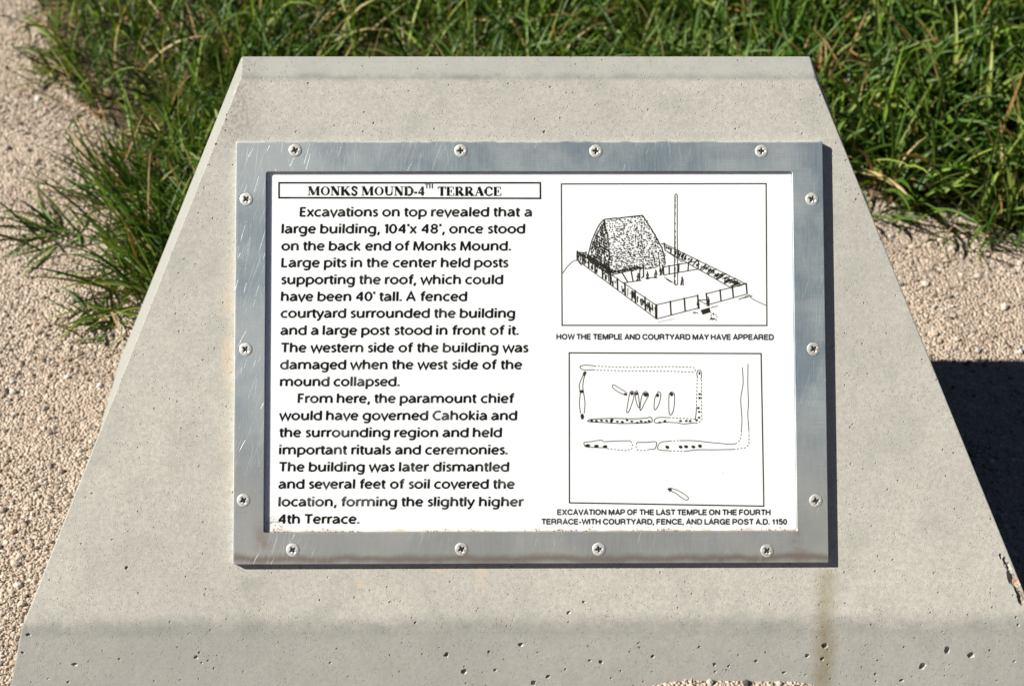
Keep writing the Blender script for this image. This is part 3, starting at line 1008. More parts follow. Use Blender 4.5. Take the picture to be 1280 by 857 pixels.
# captions: plain grotesque capitals, unit = cap height
GC = {
 'A': (.92, [('L', [(.08, 0), (.46, .97), (.84, 0)]), ('L', [(.22, .32), (.70, .32)])]),
 'C': (.92, [('S', [(.86, .70), (.74, .87), (.50, .94), (.22, .82), (.09, .5), (.22, .18), (.50, .06), (.74, .13), (.87, .32)])]),
 'D': (.90, [('L', [(.1, 0), (.1, 1)]), ('S', [(.1, .93), (.45, .93), (.72, .82), (.81, .5), (.72, .18), (.45, .07), (.1, .07)])]),
 'E': (.78, [('L', [(.1, 0), (.1, 1)]), ('L', [(.1, .93), (.75, .93)]), ('L', [(.1, .52), (.70, .52)]), ('L', [(.1, .07), (.77, .07)])]),
 'F': (.72, [('L', [(.1, 0), (.1, 1)]), ('L', [(.1, .93), (.72, .93)]), ('L', [(.1, .50), (.64, .50)])]),
 'G': (.96, [('S', [(.86, .72), (.74, .87), (.50, .94), (.22, .82), (.09, .5), (.22, .18), (.50, .06), (.72, .12), (.86, .28)]), ('L', [(.86, 0), (.86, .46), (.55, .46)])]),
 'H': (.90, [('L', [(.1, 0), (.1, 1)]), ('L', [(.80, 0), (.80, 1)]), ('L', [(.1, .53), (.8, .53)])]),
 'I': (.20, [('L', [(.1, 0), (.1, 1)])]),
 'L': (.70, [('L', [(.1, 0), (.1, 1)]), ('L', [(.1, .07), (.70, .07)])]),
 'M': (1.06, [('L', [(.1, 0), (.1, 1)]), ('L', [(.14, .96), (.53, .08), (.92, .96)]), ('L', [(.96, 0), (.96, 1)])]),
 'N': (.90, [('L', [(.1, 0), (.1, 1)]), ('L', [(.12, .95), (.78, .05)]), ('L', [(.80, 0), (.80, 1)])]),
 'O': (1.0, [('O', (.50, .50, .41, .44))]),
 'P': (.82, [('L', [(.1, 0), (.1, 1)]), ('S', [(.1, .93), (.50, .93), (.68, .86), (.74, .68), (.68, .50), (.50, .42), (.1, .42)])]),
 'R': (.90, [('L', [(.1, 0), (.1, 1)]), ('S', [(.1, .93), (.52, .93), (.70, .86), (.76, .70), (.70, .54), (.52, .46), (.1, .46)]), ('L', [(.52, .46), (.70, .38), (.76, .22), (.80, 0)])]),
 'S': (.84, [('S', [(.75, .72), (.66, .87), (.44, .94), (.20, .86), (.13, .70), (.26, .57), (.52, .49), (.72, .40), (.76, .25), (.66, .12), (.42, .06), (.18, .13), (.09, .30)])]),
 'T': (.80, [('L', [(.40, 0), (.40, 1)]), ('L', [(.02, .93), (.78, .93)])]),
 'U': (.90, [('S', [(.1, 1), (.1, .6), (.12, .26), (.26, .09), (.45, .06), (.64, .09), (.78, .26), (.80, .6), (.80, 1)])]),
 'V': (.88, [('L', [(.05, 1), (.44, .03), (.83, 1)])]),
 'W': (1.24, [('L', [(.05, 1), (.33, .04), (.62, .94), (.91, .04), (1.19, 1)])]),
 'X': (.86, [('L', [(.06, 1), (.80, 0)]), ('L', [(.80, 1), (.06, 0)])]),
 'Y': (.88, [('L', [(.05, 1), (.44, .46), (.83, 1)]), ('L', [(.44, .5), (.44, 0)])]),
 '0': (.68, [('O', (.34, .50, .26, .44))]),
 '1': (.48, [('L', [(.36, 0), (.36, 1)]), ('L', [(.36, .80), (.08, .72)])]),
 '5': (.68, [('L', [(.62, .93), (.18, .93), (.12, .48)]), ('S', [(.12, .50), (.34, .62), (.56, .54), (.61, .34), (.54, .13), (.32, .06), (.07, .20)])]),
 '.': (.20, [('L', [(.10, 0), (.10, .19)])]),
 ',': (.20, [('L', [(.12, .18), (.06, -.18)])]),
 '-': (.40, [('L', [(.03, .38), (.37, .38)])]),
}


def caption(rows, label):
    P_ = Print()
    for text, x0, x1, y0, y1, cap in rows:
        items, X = [], 0.0
        for c in text:
            if c == ' ': X += .30; continue
            items.append((c, X)); X += GC[c][0] + (.13 if c not in 'TAYVLW' else .06)
        sx = (x1 - x0) / X
        for c, X0 in items:
            for st in GC[c][1]:
                if st[0] == 'O': Q = ell(*st[1]); closed = True
                elif st[0] == 'S': Q = crom(st[1], 4); closed = False
                else: Q = np.array(st[1], float); closed = False
                Q = np.array([px(x0 + (X0 + p[0]) * sx, y0 + (y1 - y0) * (X0 / X) - p[1] * cap, CS) for p in Q])
                P_.stroke(Q, lambda d: .255 * cap * .000667, closed)
    P_.make('caption', M_cap, label=label)


caption([("HOW THE TEMPLE AND COURTYARD MAY HAVE APPEARED", 695.5, 968, 424.0, 424.6, 6.7)], 'caption under the temple drawing')
caption([("EXCAVATION MAP OF THE LAST TEMPLE ON THE FOURTH", 696.5, 964, 643.0, 643.2, 6.7),
         ("TERRACE-WITH COURTYARD, FENCE, AND LARGE POST A.D. 1150", 677, 984.5, 654.8, 655.0, 6.7)], 'two-line caption under the excavation map')


# ---- pen drawing of the temple
def zd(X, Y): return (690 + X / 4.2857, 220 + Y / 4.2857)
def L_(pr, pts, w=.9): pr.line([zd(*p) for p in pts], w)
def box_line(pr, pts, w):
    for k in range(4):
        a_, b_ = np.array(pts[k], float), np.array(pts[(k + 1) % 4], float); u_ = (b_ - a_) / np.linalg.norm(b_ - a_) * w / 2
        pr.line([tuple(a_ - u_), tuple(b_ + u_)], w)


pr = Print()
box_line(pr, [zd(50, 43), zd(1147, 41), zd(1151, 800), zd(54, 799)], 1.15)
rd = random.Random(3)
ridge = [(278, 233), (345, 225), (345, 228), (410, 219), (485, 211)]
L_(pr, ridge, 1.1)
Rt = [(485, 211), (530, 280), (560, 332), (588, 385), (600, 425), (607, 472)]
Lf = [(278, 233), (252, 262), (235, 295), (212, 350), (203, 385), (190, 440)]
Md = [(278, 233), (290, 290), (300, 330), (305, 400), (310, 450), (316, 520)]
L_(pr, Rt, 1.1); L_(pr, Lf, 1.0)
def along(path, t):
    P = np.array(path, float); d = np.r_[0, np.cumsum(np.linalg.norm(np.diff(P, axis=0), axis=1))]; d /= d[-1]
    return np.array([np.interp(t, d, P[:, 0]), np.interp(t, d, P[:, 1])])
rows_n = 25
for i in range(rows_n + 1):
    t = i / rows_n
    A, B = along(Md, t), along(Rt, t)
    if t > .93: B = B + np.array([0, 0])
    n_ = int(np.linalg.norm(B - A) / 8)
    for k in range(n_):
        s = (k + rd.random()) / n_
        dens = .58 + .36 * t + .14 * (s > .8)
        if rd.random() > dens: continue
        p = A + (B - A) * s + np.array([rd.uniform(-2, 2), rd.uniform(-1.3, 1.3)])
        kind = rd.random()
        if kind < .5: L_(pr, [p, p + np.array([rd.uniform(-2, 3), rd.uniform(4, 9)])], rd.uniform(.6, 1.25) * (1 + .3 * t))
        elif kind < .85: L_(pr, [p, p + np.array([rd.uniform(7, 13), rd.uniform(-2, 0)])], rd.uniform(.7, 1.1))
        else: L_(pr, [p, p + np.array([4, 7]), p + np.array([8, 1])], .7)
for i in range(19):
    t = i / 18
    A, B = along(Lf, t), along(Md, t)
    A = A + np.array([3, 6]); B = B + np.array([0, 4])
    n_ = max(2, int(np.linalg.norm(B - A) / 5))
    for k in range(n_):
        if rd.random() < .2: continue
        p = A + (B - A) * (k + rd.random()) / n_
        L_(pr, [p, p + np.array([rd.uniform(-3, 3), rd.uniform(9, 15)])], rd.uniform(.8, 1.5))
for k in range(28):                                   # ragged eaves of the dark end
    s = k / 27
    p = np.array([190, 440]) + (np.array([316, 518]) - np.array([190, 440])) * s
    if rd.random() < .85: L_(pr, [p + np.array([0, -rd.uniform(14, 30)]), p + np.array([rd.uniform(-2, 2), 0])], rd.uniform(1.0, 1.7))
L_(pr, Md[0:6:2], .8)
for k in range(30):
    s = k / 29
    p = np.array([316, 522]) + (np.array([470, 492]) - np.array([316, 522])) * s
    L_(pr, [p + np.array([0, -rd.uniform(6, 16)]), p + np.array([rd.uniform(-2, 3), rd.uniform(-2, 2)])], .9)
# the post
L_(pr, [(655, 578), (657, 300), (658, 104), (661, 97), (667, 97), (671, 104), (671, 300), (673, 580), (664, 585), (655, 578)], .8)
for k in range(34):
    y = 110 + k * 14
    if rd.random() < .8: L_(pr, [(660, y), (660, y + rd.uniform(4, 12))], .8)


def fence_run(T0, T1, B0, B1, posts, pw=1.1, hatch=0, w=.8, flat=None):
    T0, T1, B0, B1 = (np.array(q, float) for q in (T0, T1, B0, B1))
    L_(pr, [T0, T1], w); L_(pr, [B0, B1], w)
    for s in posts: L_(pr, [T0 + (T1 - T0) * s + np.array([0, -5]), B0 + (B1 - B0) * s], pw)
    if hatch:
        n_ = int(np.linalg.norm(T1 - T0) / 5.5)
        for k in range(n_):
            s = (k + rd.random()) / n_
            if rd.random() > hatch(s): continue
            a_, b_ = T0 + (T1 - T0) * s, B0 + (B1 - B0) * s
            u0, u1 = sorted((rd.uniform(.05, .5), rd.uniform(.4, .95)))
            L_(pr, [a_ + (b_ - a_) * u0, a_ + (b_ - a_) * u1 + np.array([rd.uniform(-3, 3), 0])], rd.uniform(.7, 1.5))


fence_run((135, 405), (556, 690), (135, 450), (560, 765), [0, .07, .145, .225, .32, .42, .51, .605, .735, .86, 1], 1.5,
          lambda s: .75 if s > .72 or s < .12 else .42)
L_(pr, [(135, 407), (180, 412), (190, 425)], 1.0); L_(pr, [(165, 415), (188, 404)], .8)
for k in range(7): L_(pr, [(142 + k * 6, 412 + k), (145 + k * 6, 425 + k * 3)], .9)
for k in range(4): L_(pr, [(140 + k * 5, 455 + k * 5), (150 + k * 3, 470 + k * 3)], .7)
fence_run((556, 690), (780, 640), (560, 765), (785, 706), [0, .345, .68, 1], 1.4)
L_(pr, [(560, 688), (560, 765)], 1.5)
fence_run((826, 630), (1040, 577), (832, 690), (1045, 632), [0, .345, .655, 1], 1.4)
fence_run((600, 362), (1040, 578), (606, 398), (962, 600), [0, .18, .25, .41, .52, .64, .76, .88], 1.1,
          lambda s: .85 if (.02 < s < .1 or .18 < s < .3 or s > .44) else .4)
fence_run((470, 490), (480, 488), (470, 560), (478, 560), [0], 1.0)
fence_run((318, 530), (486, 490), (376, 573), (470, 560), [.32, .62], 1.2)
fence_run((500, 498), (560, 488), (505, 548), (560, 540), [], 1.0)
fence_run((596, 487), (790, 454), (598, 530), (784, 498), [.0, .16, .43, .70], 1.2)
L_(pr, [(786, 454), (782, 498)], 1.1); L_(pr, [(490, 475), (490, 540), (478, 545)], 1.3); L_(pr, [(585, 365), (604, 362), (606, 400)], .9)
L_(pr, [(606, 398), (700, 462)], .7)
L_(pr, [(57, 520), (78, 490), (105, 462), (122, 452), (150, 452)], .7)
L_(pr, [(1000, 662), (1040, 645), (1058, 636), (1070, 655), (1092, 668), (1145, 692)], .7)
for k in range(9): L_(pr, [(1003 + k * 8, 660 - k * 2 + rd.uniform(-4, 4)), (1008 + k * 8, 656 - k * 2)], .8)
for k in range(8): L_(pr, [(570 + k * 11, 782 - k * 2.2), (575 + k * 11, 780 - k * 2.2)], .7)
for k in range(5): L_(pr, [(755 + k * 5, 725 + rd.uniform(0, 12)), (762 + k * 5, 728 + rd.uniform(0, 8))], .8)
L_(pr, [(600, 540), (625, 556), (650, 572)], .7); L_(pr, [(612, 552), (640, 570)], .7)
for (x, y, h) in ((460, 540, 38), (510, 532, 38), (555, 525, 42), (580, 510, 40), (590, 500, 44), (697, 562, 42), (782, 688, 44), (836, 672, 46)):
    for k in range(3): L_(pr, [(x + rd.uniform(-4, 4), y - h / 2 + k * 3), (x + rd.uniform(-9, 9), y + rd.uniform(-4, 6)), (x + rd.uniform(-9, 9), y + h / 2)], .8)
    pr.blob(*zd(x, y - h / 2), .8, .9); L_(pr, [(x - 8, y), (x + 9, y - 4)], .8); L_(pr, [(x - 9, y + h / 2), (x + 10, y + h / 2 - 1)], .7)
L_(pr, [(786, 665), (825, 662), (845, 660)], .8); L_(pr, [(790, 668), (815, 680), (835, 690)], .7)
for k in range(3): L_(pr, [(797 + k * 4, 722 + k * 8), (845 + k * 2, 708 + k * 8)], 1.7)
L_(pr, [(850, 705), (888, 696)], .7)
for k in range(20):
    x, y = 862 + rd.uniform(-22, 22), 752 + rd.uniform(-18, 20)
    L_(pr, [(x, y), (x + rd.uniform(-8, 8), y + rd.uniform(-8, 8))], 1.0)
pr.make('temple_drawing', M_ink2, label='pen drawing of a thatched temple in a fenced courtyard')


# ---- excavation map
def zm(X, Y): return (700 + X / 4.0815, 430 + Y / 4.0815)
pr = Print(); pf = pr
def ML(pts, w=.72): pr.line([zm(*p) for p in pts], w)
def MS(pts, w=.72): pr.line([tuple(q) for q in crom([zm(*p) for p in pts], 5)], w)
def MD(pts, w=.72, on=2.5, off=1.9): pr.dashes([zm(*p) for p in pts], w, on, off)
def MB(x, y, rx, ry, an=0): pf.blob(*zm(x, y), rx / 4.08, ry / 4.08, an)
box_line(pr, [zm(47, 44), zm(1026, 48), zm(1040, 825), zm(48, 808)], 1.2)
MS([(175, 110), (130, 107), (104, 112), (106, 124), (128, 131), (175, 130)])
MD([(175, 112), (360, 118), (560, 114), (680, 118), (692, 130), (682, 142), (560, 138), (380, 137), (175, 132)])
MS([(130, 138), (112, 170), (98, 210), (102, 236)]); MS([(134, 142), (120, 180), (116, 215), (118, 238)])
MS([(104, 246), (99, 300), (104, 352)]); MS([(120, 246), (127, 300), (123, 352)])
MB(124, 149, 7, 14, .3); MB(110, 241, 12, 8); MB(113, 368, 9, 17)
MS([(340, 262), (300, 245), (270, 222), (267, 212), (276, 208), (300, 222), (340, 246)]); MB(334, 255, 10, 8)
def peg(pts): MS(pts + [pts[0]])
peg([(366, 238), (378, 246), (374, 280), (352, 342), (340, 344), (346, 300), (356, 250)]); MB(367, 252, 9, 9)
peg([(390, 236), (398, 250), (406, 318), (398, 318), (388, 290), (384, 250)]); MB(391, 252, 7, 9)
peg([(438, 240), (452, 258), (436, 290), (414, 334), (408, 330), (412, 290), (422, 252)]); MB(438, 258, 13, 11)
peg([(502, 240), (514, 255), (506, 300), (488, 333), (480, 325), (484, 275)]); MB(498, 261, 8, 9)
peg([(568, 242), (584, 258), (580, 330), (566, 360), (556, 345), (556, 262)]); MB(569, 255, 9, 10)
MS([(142, 390), (160, 383), (260, 378), (380, 380), (440, 376), (460, 372), (470, 384), (462, 398), (400, 402), (312, 404), (240, 400), (150, 395), (142, 390)], .8)
for x, y in ((162, 390), (186, 391), (212, 389), (238, 390), (262, 391), (266, 386), (292, 394), (318, 396), (342, 388), (366, 393), (394, 400), (414, 393), (436, 397), (454, 392)):
    MB(x, y, 8, 5.5, .2)
MB(262, 391, 6, 12)
MS([(555, 374), (500, 374), (481, 388), (490, 402), (530, 398), (600, 400)]); MD([(555, 374), (640, 378), (690, 382)]); MS([(600, 400), (630, 406), (690, 400)])
for x, y in ((508, 399), (535, 391), (615, 391), (644, 391), (664, 392)): MB(x, y, 8, 5.5)
MS([(690, 384), (694, 350), (696, 320)]); MD([(696, 315), (698, 240), (700, 180)]); MS([(702, 175), (698, 150), (704, 134), (718, 136), (722, 160), (718, 178)])
MD([(722, 180), (722, 260), (722, 330), (724, 385), (708, 400), (690, 402)])
MB(711, 148, 5, 9)
for x, y in ((712, 254), (712, 274), (706, 325), (710, 345), (709, 374), (697, 387)): MB(x, y, 7, 6)
MS([(222, 497), (208, 489), (160, 496), (124, 500), (124, 512), (140, 524), (240, 528)]); MS([(222, 497), (300, 493), (360, 492)])
MD([(360, 494), (371, 510), (366, 534), (330, 542), (240, 532)])
MB(141, 516, 14, 8); MB(186, 519, 13, 7); MB(230, 522, 12, 8)
MS([(392, 500), (440, 500), (490, 498), (484, 532), (455, 536)]); MD([(392, 502), (386, 520), (396, 540), (425, 542), (455, 537)])
MS([(560, 494), (515, 500), (499, 522), (505, 538), (560, 543)]); MD([(560, 494), (610, 491)]); MD([(560, 543), (640, 546)])
MS([(610, 491), (690, 492), (760, 500), (850, 508), (895, 508)]); MS([(640, 546), (700, 538), (790, 538), (885, 536)])
MD([(895, 508), (918, 490), (925, 455)]); MD([(885, 536), (945, 528), (964, 512), (964, 450)])
MS([(930, 118), (934, 200), (922, 280), (928, 380), (925, 450)]); MS([(959, 100), (958, 200), (961, 300), (958, 360), (964, 445)])
for x, y in ((547, 525), (615, 523), (643, 522), (680, 523), (714, 519)): MB(x, y, 11, 8, .3)
MS([(562, 732), (600, 745), (640, 768), (655, 786), (642, 794), (615, 778), (585, 756), (556, 748)]); MB(560, 740, 12, 8, .3)
pr.make('excavation_map', M_ink2, label='ink outline plan of excavated wall trenches and post pits')

# grit caught along the lower lip of the frame
V, F, cc, b0 = [], [], [], 0
for k in range(260):
    x = rng.uniform(iL + .001, iR - .001)
    dens = .5 + .5 * math.sin(x * 70) + (1.5 if x < -.2 else 0)
    if rng.random() > dens: continue
    s = rng.uniform(.00025, .0007)
    p = np.array([x, iB + rng.exponential(.0007) + .0003, CS + s * .3])
    if x < -.212 and rng.random() < .6: p[1] = iB + rng.uniform(0, .009)
    V.append(IV * s * rng.uniform(.6, 1.3, (1, 3)) + p); F.append(IF + b0); b0 += len(IV)
    cc.append(np.tile(np.array([(.5, .4, .31), (.6, .52, .45), (.12, .1, .08)][rng.choice(3, p=[.6, .3, .1])]), (len(IV), 1)))
o = fast_mesh('caught_grit', np.concatenate(V), np.concatenate(F), M_peb, plaque, colors=np.concatenate(cc))
meta(o, kind='stuff')

# ------------------------------------------------------------------ gravel
ico = bmesh.new(); bmesh.ops.create_icosphere(ico, subdivisions=1, radius=1); ico.free()
t_ = (1 + 5 ** .5) / 2
ICO = np.array([(-1, t_, 0), (1, t_, 0), (-1, -t_, 0), (1, -t_, 0), (0, -1, t_), (0, 1, t_), (0, -1, -t_), (0, 1, -t_), (t_, 0, -1), (t_, 0, 1), (-t_, 0, -1), (-t_, 0, 1)], float)
ICO /= np.linalg.norm(ICO[0])
ICF = np.array([(0, 11, 5), (0, 5, 1), (0, 1, 7), (0, 7, 10), (0, 10, 11), (1, 5, 9), (5, 11, 4), (11, 10, 2), (10, 7, 6), (7, 1, 8), (3, 9, 4), (3, 4, 2), (3, 2, 6),
                (3, 6, 8), (3, 8, 9), (4, 9, 5), (2, 4, 11), (6, 2, 10), (8, 6, 7), (9, 8, 1)])


def stones(n, x, y, s, lift, palette, name, seed):
    r = np.random.default_rng(seed)
    n = len(x)
    base_ = ICO[None] * (1 + r.uniform(-.2, .2, (n, 12, 1)))
    sc = s[:, None] * r.uniform(.7, 1.25, (n, 3)) * np.array([1, 1, .72])
    v_ = base_ * sc[:, None, :]
    th = r.uniform(0, 6.28, n); ct, st = np.cos(th), np.sin(th)
    ph = r.uniform(-.5, .5, n); cp, sp = np.cos(ph), np.sin(ph)
    X, Y, Z = v_[..., 0], v_[..., 1], v_[..., 2]
    Y, Z = Y * cp[:, None] - Z * sp[:, None], Y * sp[:, None] + Z * cp[:, None]
    X, Y = X * ct[:, None] - Y * st[:, None], X * st[:, None] + Y * ct[:, None]
    z0 = gz(x, y) + s * lift
    v_ = np.stack([X + x[:, None], Y + y[:, None], Z + z0[:, None]], -1)
    pal = np.array(palette); c = pal[r.integers(0, len(pal), n)] * r.uniform(.8, 1.15, (n, 1)) * np.array([.80, .785, .755])
    F_ = ICF[None] + (np.arange(n) * 12)[:, None, None]
    return v_.reshape(-1, 3), F_.reshape(-1, 3), np.repeat(c, 12, 0)


PAL = [(.16, .135, .115), (.30, .26, .23), (.62, .59, .56), (.58, .50, .43), (.44, .37, .31), (.50, .40, .31), (.56, .46, .37), (.46, .36, .27), (.60, .52, .44), (.40, .31, .24), (.64, .58, .52), (.36, .32, .29), (.52, .39, .29), (.55, .43, .32), (.27, .21, .17)]
nS = 270000
x = rng.uniform(-1.05, 1.05, nS); y = rng.uniform(-.42, 1.05, nS)
wgt = np.where((np.abs(x) > .38) & (np.abs(x) < .78) & (y < .95), 1, .25)
edge_d = inside(x, y)
sandy = wob(x, y, 14, 21) + .6 * wob(x, y, 40, 22)
heap = (y < -.185) & (x > .04) & (x < .29)
keep = (rng.random(nS) < wgt) & (~in_base(x, y, -.012) | heap) & (~edge_d | (rng.random(nS) < .06)) & ((sandy < .0) | (rng.random(nS) < .4))
x, y = x[keep], y[keep]
s = np.clip(np.exp(rng.normal(math.log(.00098), .5, len(x))), .0005, .0036)
V, F, C_ = stones(0, x, y, s, .25, PAL, 'gravel', 11)
o = fast_mesh('gravel', V, F, M_peb, colors=C_)
meta(o, 'fine tan gravel spread over the soil round the pedestal', 'gravel', kind='stuff')

# a few larger stones that can be picked out
def lump(name, x, y, r_, colr, seed, flat=.65):
    r = np.random.default_rng(seed)
    V = IV2 * (1 + r.uniform(-.16, .16, (len(IV2), 1)) * .8)
    V = V * np.array([r.uniform(.85, 1.3), r.uniform(.8, 1.1), flat]) * r_
    th = r.uniform(0, 6.28)
    V = V @ np.array([[math.cos(th), math.sin(th), 0], [-math.sin(th), math.cos(th), 0], [0, 0, 1]])
    o = fast_mesh(name, V, IF2, M_peb, colors=np.tile(np.array(colr), (len(V), 1)))
    o.location = (x, y, float(gz(x, y)) + r_ * flat * .55)
    return o


STN = [(16, 489, 6, (.60, .56, .50), 'pale grey pebble at the far left edge of the gravel path'),
       (52, 447, 6, (.30, .22, .16), 'brown pebble left of the pedestal, below the grass tuft'),
       (5, 487, 5, (.25, .2, .17), 'dark pebble beside the pale grey pebble at the far left edge'),
       (84, 470, 4.5, (.62, .6, .57), 'small whitish pebble left of the pedestal beside the sandy patch'),
       (124, 480, 4.5, (.68, .66, .62), 'small white pebble touching the left side of the pedestal'),
       (22, 733, 5, (.66, .6, .54), 'pale pebble at the left of the pedestal, nearest its front corner'),
       (1175, 425, 5, (.40, .3, .22), 'brown pebble on the sunlit gravel just above the shadow'),
       (1256, 383, 7, (.62, .53, .44), 'light tan pebble on the sunlit gravel at the right edge'),
       (1176, 300, 6, (.6, .5, .4), 'tan pebble just below the grass edge on the right'),
       (1104, 236, 7, (.64, .55, .46), 'pale pebble lying among grass roots right of the pedestal'),
       (62, 540, 4.5, (.22, .18, .15), 'small dark pebble in the gravel left of the pedestal'),
       (931, 850, 5, (.07, .06, .055), 'black pebble resting against the front of the pedestal')]
for k, (X, Y, r_, c_, lab) in enumerate(STN):
    gx_, gy_ = gpt(X, Y)
    if k == 11: gx_, gy_ = .1775, -.1955
    meta(lump('pebble', gx_, gy_, r_ * .00078 * .8, c_, 50 + k), lab, 'pebble', 'larger pebbles lying on the gravel')


# ------------------------------------------------------------------ grass
def blades(x, y, Ln, Wd, az, lean, curv, colr, seed, z0=None, segs=6, fold=.35):
    r = np.random.default_rng(seed)
    n = len(x)
    z = gz(x, y) - .004 if z0 is None else z0
    P = np.stack([x, y, z], 1)
    ts = np.linspace(0, 1, segs + 1)
    side0 = np.stack([-np.sin(az), np.cos(az), np.zeros(n)], 1)
    tw = r.uniform(-1.1, 1.1, n); sway = r.normal(0, .22, n)
    V = np.zeros((n, segs + 1, 3, 3))
    ang = lean.copy(); a = az.copy()
    cur = P
    for i, t in enumerate(ts):
        d = np.stack([np.cos(a) * np.sin(ang), np.sin(a) * np.sin(ang), np.cos(ang)], 1)
        sd = np.stack([-np.sin(a), np.cos(a), np.zeros(n)], 1)
        nn = np.cross(d, sd)
        tt = tw * (.3 + t)
        s = sd * np.cos(tt)[:, None] + nn * np.sin(tt)[:, None]
        n2 = np.cross(s, d)
        wv = Wd * (.55 + .9 * t) * (1 - t ** 2.2) if i < segs else Wd * .0
        w2 = np.maximum(wv, 0)[:, None] / 2
        V[:, i, 0] = cur - s * w2; V[:, i, 2] = cur + s * w2; V[:, i, 1] = cur + n2 * w2 * fold * 2
        cur = cur + d * (Ln / segs)[:, None]
        ang = ang + curv / segs * (.5 + t)
        a = a + sway / segs
    zmin = gz(V[..., 0], V[..., 1]) + .0008
    low = V[:, 1:, :, 2] < zmin[:, 1:]
    V[:, 1:, :, 2] = np.where(low, zmin[:, 1:] + .0006, V[:, 1:, :, 2])
    b = (np.arange(n) * (segs + 1) * 3)[:, None, None]
    q = []
    for i in range(segs):
        k = i * 3
        q.append([k, k + 1, k + 4, k + 3]); q.append([k + 1, k + 2, k + 5, k + 4])
    F = (np.array(q)[None] + b).reshape(-1, 4)
    tcol = np.repeat(colr[:, None, :], (segs + 1) * 3, 1).reshape(n, segs + 1, 3, 3)
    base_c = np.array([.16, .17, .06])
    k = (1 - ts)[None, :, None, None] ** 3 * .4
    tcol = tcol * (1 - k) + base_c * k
    return V.reshape(-1, 3), F, tcol.reshape(-1, 3)


def greens(n, seed, dry=.06):
    r = np.random.default_rng(seed)
    pal = np.array([(.045, .105, .009), (.07, .14, .013), (.028, .075, .008), (.12, .20, .024), (.055, .105, .016), (.19, .24, .045)])
    c = pal[r.integers(0, len(pal), n)] * r.uniform(.75, 1.25, (n, 1))
    d = r.random(n) < dry
    dp = np.array([(.38, .29, .13), (.28, .16, .06), (.3, .26, .1)])
    c[d] = dp[r.integers(0, 3, d.sum())]
    return c


def field(n, x0, x1, y0, y1, seed, hmul=1.0, thin=1.0):
    r = np.random.default_rng(seed)
    x = r.uniform(x0, x1, n); y = r.uniform(y0, y1, n)
    ok = inside(x + .018 * wob(x, y, 50, 31), y + .018 * wob(x, y, 50, 32)) & ~in_base(x, y, .012)
    patch = wob(x, y, 16, 41) + .5 * wob(x, y, 45, 42)
    ok &= (patch > -.33) | (r.random(n) < .35)
    # sparser in the left fringe, with bare sandy gaps
    fringe = np.clip((x + .62) / .12, 0, 1) if False else 1
    x, y = x[ok], y[ok]
    n = len(x)
    return x, y, n, r


parts = []
x, y, n, r = field(40000, -.95, 1.15, .06, 1.35, 101)
left = x < -.1
leftf = np.clip(-(x + .36) / .25, 0, 1)
keep = r.random(n) < np.where(left, 0.85 - .52 * leftf, 1.0) * np.where(y > 1.0, .6, 1)
x, y, leftf = x[keep], y[keep], leftf[keep]; n = len(x)
Ln = r.uniform(.05, .15, n) * (1 - .25 * leftf) * np.where(x > .3, 1.1, 1)
Wd = r.uniform(.003, .0072, n) * np.where(x > .2, 1.1, .72)
az = r.uniform(0, 2 * math.pi, n)
nearL = (x < -.3) & (x > -.56) & (y < .45)
az = np.where(nearL & (r.random(n) < .8), r.normal(math.pi * 1.05, .7, n), az)
nearR = (x > .3) & (x < .46) & (y < .45)
az = np.where(nearR & (r.random(n) < .8), r.normal(0, .8, n), az)
lean = np.abs(r.normal(.42, .3, n)); curv = r.uniform(.2, 2.0, n)
parts.append(blades(x, y, Ln, Wd, az, lean, curv, greens(n, 5, .08) * (1 + .15 * leftf[:, None]), 55))
# short undergrowth
x, y, n, r = field(15000, -.95, 1.15, .06, 1.2, 102)
parts.append(blades(x, y, r.uniform(.015, .05, n), r.uniform(.0015, .003, n), r.uniform(0, 6.28, n), np.abs(r.normal(.7, .35, n)), r.uniform(.2, 1.2, n), greens(n, 6, .22), 56, segs=4))
# farther lawn
x, y, n, r = field(26000, -2.4, 3.2, .3, 3.9, 103)
kk = (y > 1.25) | (x < -.9) | (x > 1.1); x, y = x[kk], y[kk]; n = len(x)
parts.append(blades(x, y, r.uniform(.06, .13, n), r.uniform(.004, .008, n), r.uniform(0, 6.28, n), np.abs(r.normal(.45, .25, n)), r.uniform(.3, 1.4, n), greens(n, 7), 57, segs=4))


def join(parts):
    Vs, Fs, Cs, b = [], [], [], 0
    for V, F, C in parts:
        Vs.append(V); Fs.append(F + b); Cs.append(C); b += len(V)
    return np.concatenate(Vs), np.concatenate(Fs), np.concatenate(Cs)


V, F, C_ = join(parts)
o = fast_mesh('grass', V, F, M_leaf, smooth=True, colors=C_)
meta(o, 'dense green lawn grass behind and beside the pedestal', 'grass', kind='stuff')

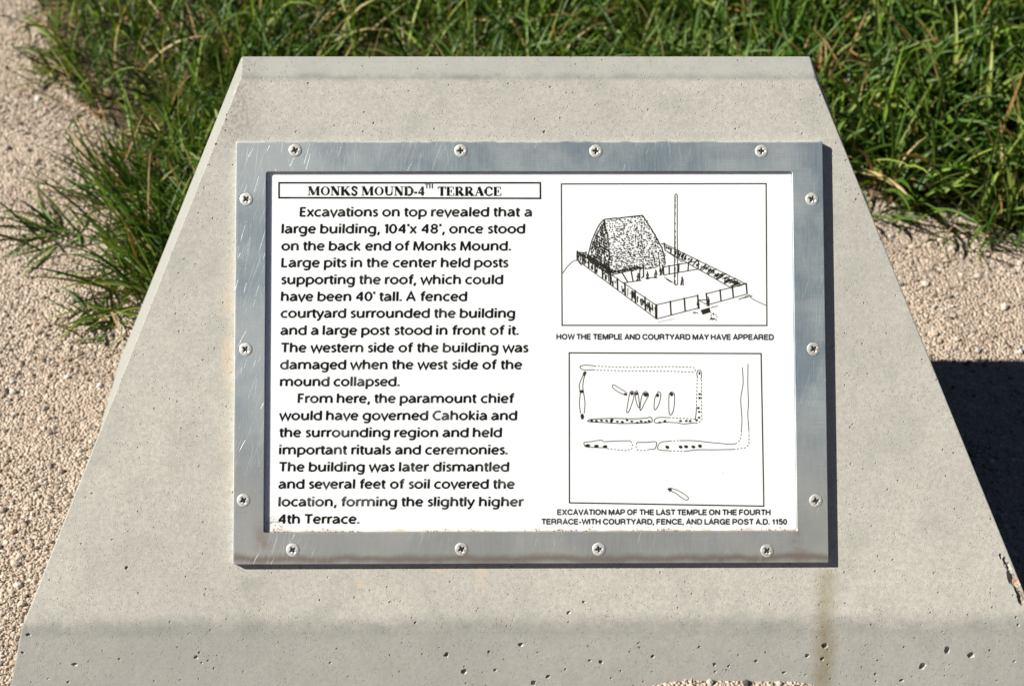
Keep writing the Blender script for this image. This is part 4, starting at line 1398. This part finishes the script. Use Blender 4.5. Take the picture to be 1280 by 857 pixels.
# straw and dead leaves on the ground at the fringe
r = np.random.default_rng(77)
n = 3800
x = r.uniform(-.75, .85, n); y = r.uniform(.1, .95, n)
ok = (inside(x, y) | inside(x - .03, y) | inside(x + .03, y + .02)) & ~in_base(x, y, .01)
x, y = x[ok], y[ok]; n = len(x)
sc_ = np.array([(.36, .25, .12), (.44, .34, .19), (.24, .13, .06), (.3, .2, .1)])[r.integers(0, 4, n)]
V, F, C_ = blades(x, y, r.uniform(.012, .06, n), r.uniform(.001, .003, n), r.uniform(0, 6.28, n), r.uniform(1.25, 1.6, n), r.uniform(-.3, .3, n), sc_, 78, z0=gz(x, y) + r.uniform(.001, .012, n), segs=4)
o = fast_mesh('dry_grass_litter', V, F, M_straw, smooth=True, colors=C_)
meta(o, 'dead straw-coloured grass blades lying at the lawn edge', 'dry grass', kind='stuff')


def tuft(X, Y, n, spread, lmin, lmax, az0, azs, lean0, seed, label, wd=(.0022, .0046)):
    r = np.random.default_rng(seed)
    cx, cy = gpt(X, Y)
    x = r.normal(0, spread, n); y = r.normal(0, spread * .8, n)
    az = r.normal(az0, azs, n)
    z = gz(x + cx, y + cy) - .003
    V, F, C = blades(x + cx, y + cy, r.uniform(lmin, lmax, n), r.uniform(*wd, n), az, np.abs(r.normal(lean0, .28, n)), r.uniform(.1, 1.0, n), greens(n, seed + 1, .12) * .9, seed + 2, z0=z)
    V = V - np.array([cx, cy, 0])
    o = fast_mesh('grass_tuft', V, F, M_leaf, smooth=True, colors=C)
    o.location = (cx, cy, 0)
    meta(o, label, 'grass tuft', 'grass tufts at the edge of the lawn')


PI = math.pi
tuft(78, 292, 42, .012, .04, .085, PI, .7, 1.05, 201, 'sprawling dark green grass tuft reaching to the left edge over gravel')
tuft(150, 250, 65, .016, .06, .12, PI * .85, .7, .75, 204, 'tall grass tuft leaning left over the gravel above the sprawling tuft')
tuft(135, 395, 55, .016, .025, .06, PI * 1.1, 1.0, 1.0, 207, 'lowest short grass tuft left of the pedestal, nearest the viewer')
tuft(185, 335, 55, .02, .03, .075, PI, .9, .8, 210, 'ragged grass tuft pressed against the left side of the pedestal')
tuft(1235, 284, 60, .026, .03, .07, -.5 * PI, .8, .8, 213, 'grass tuft hanging over the gravel at the right edge')
tuft(1120, 262, 45, .018, .03, .06, -.4 * PI, .9, .95, 216, 'sparse low grass tuft beside the right edge of the pedestal')
tuft(78, 95, 50, .02, .03, .065, PI, .9, .8, 219, 'grass tuft at the upper left beside the gravel strip')
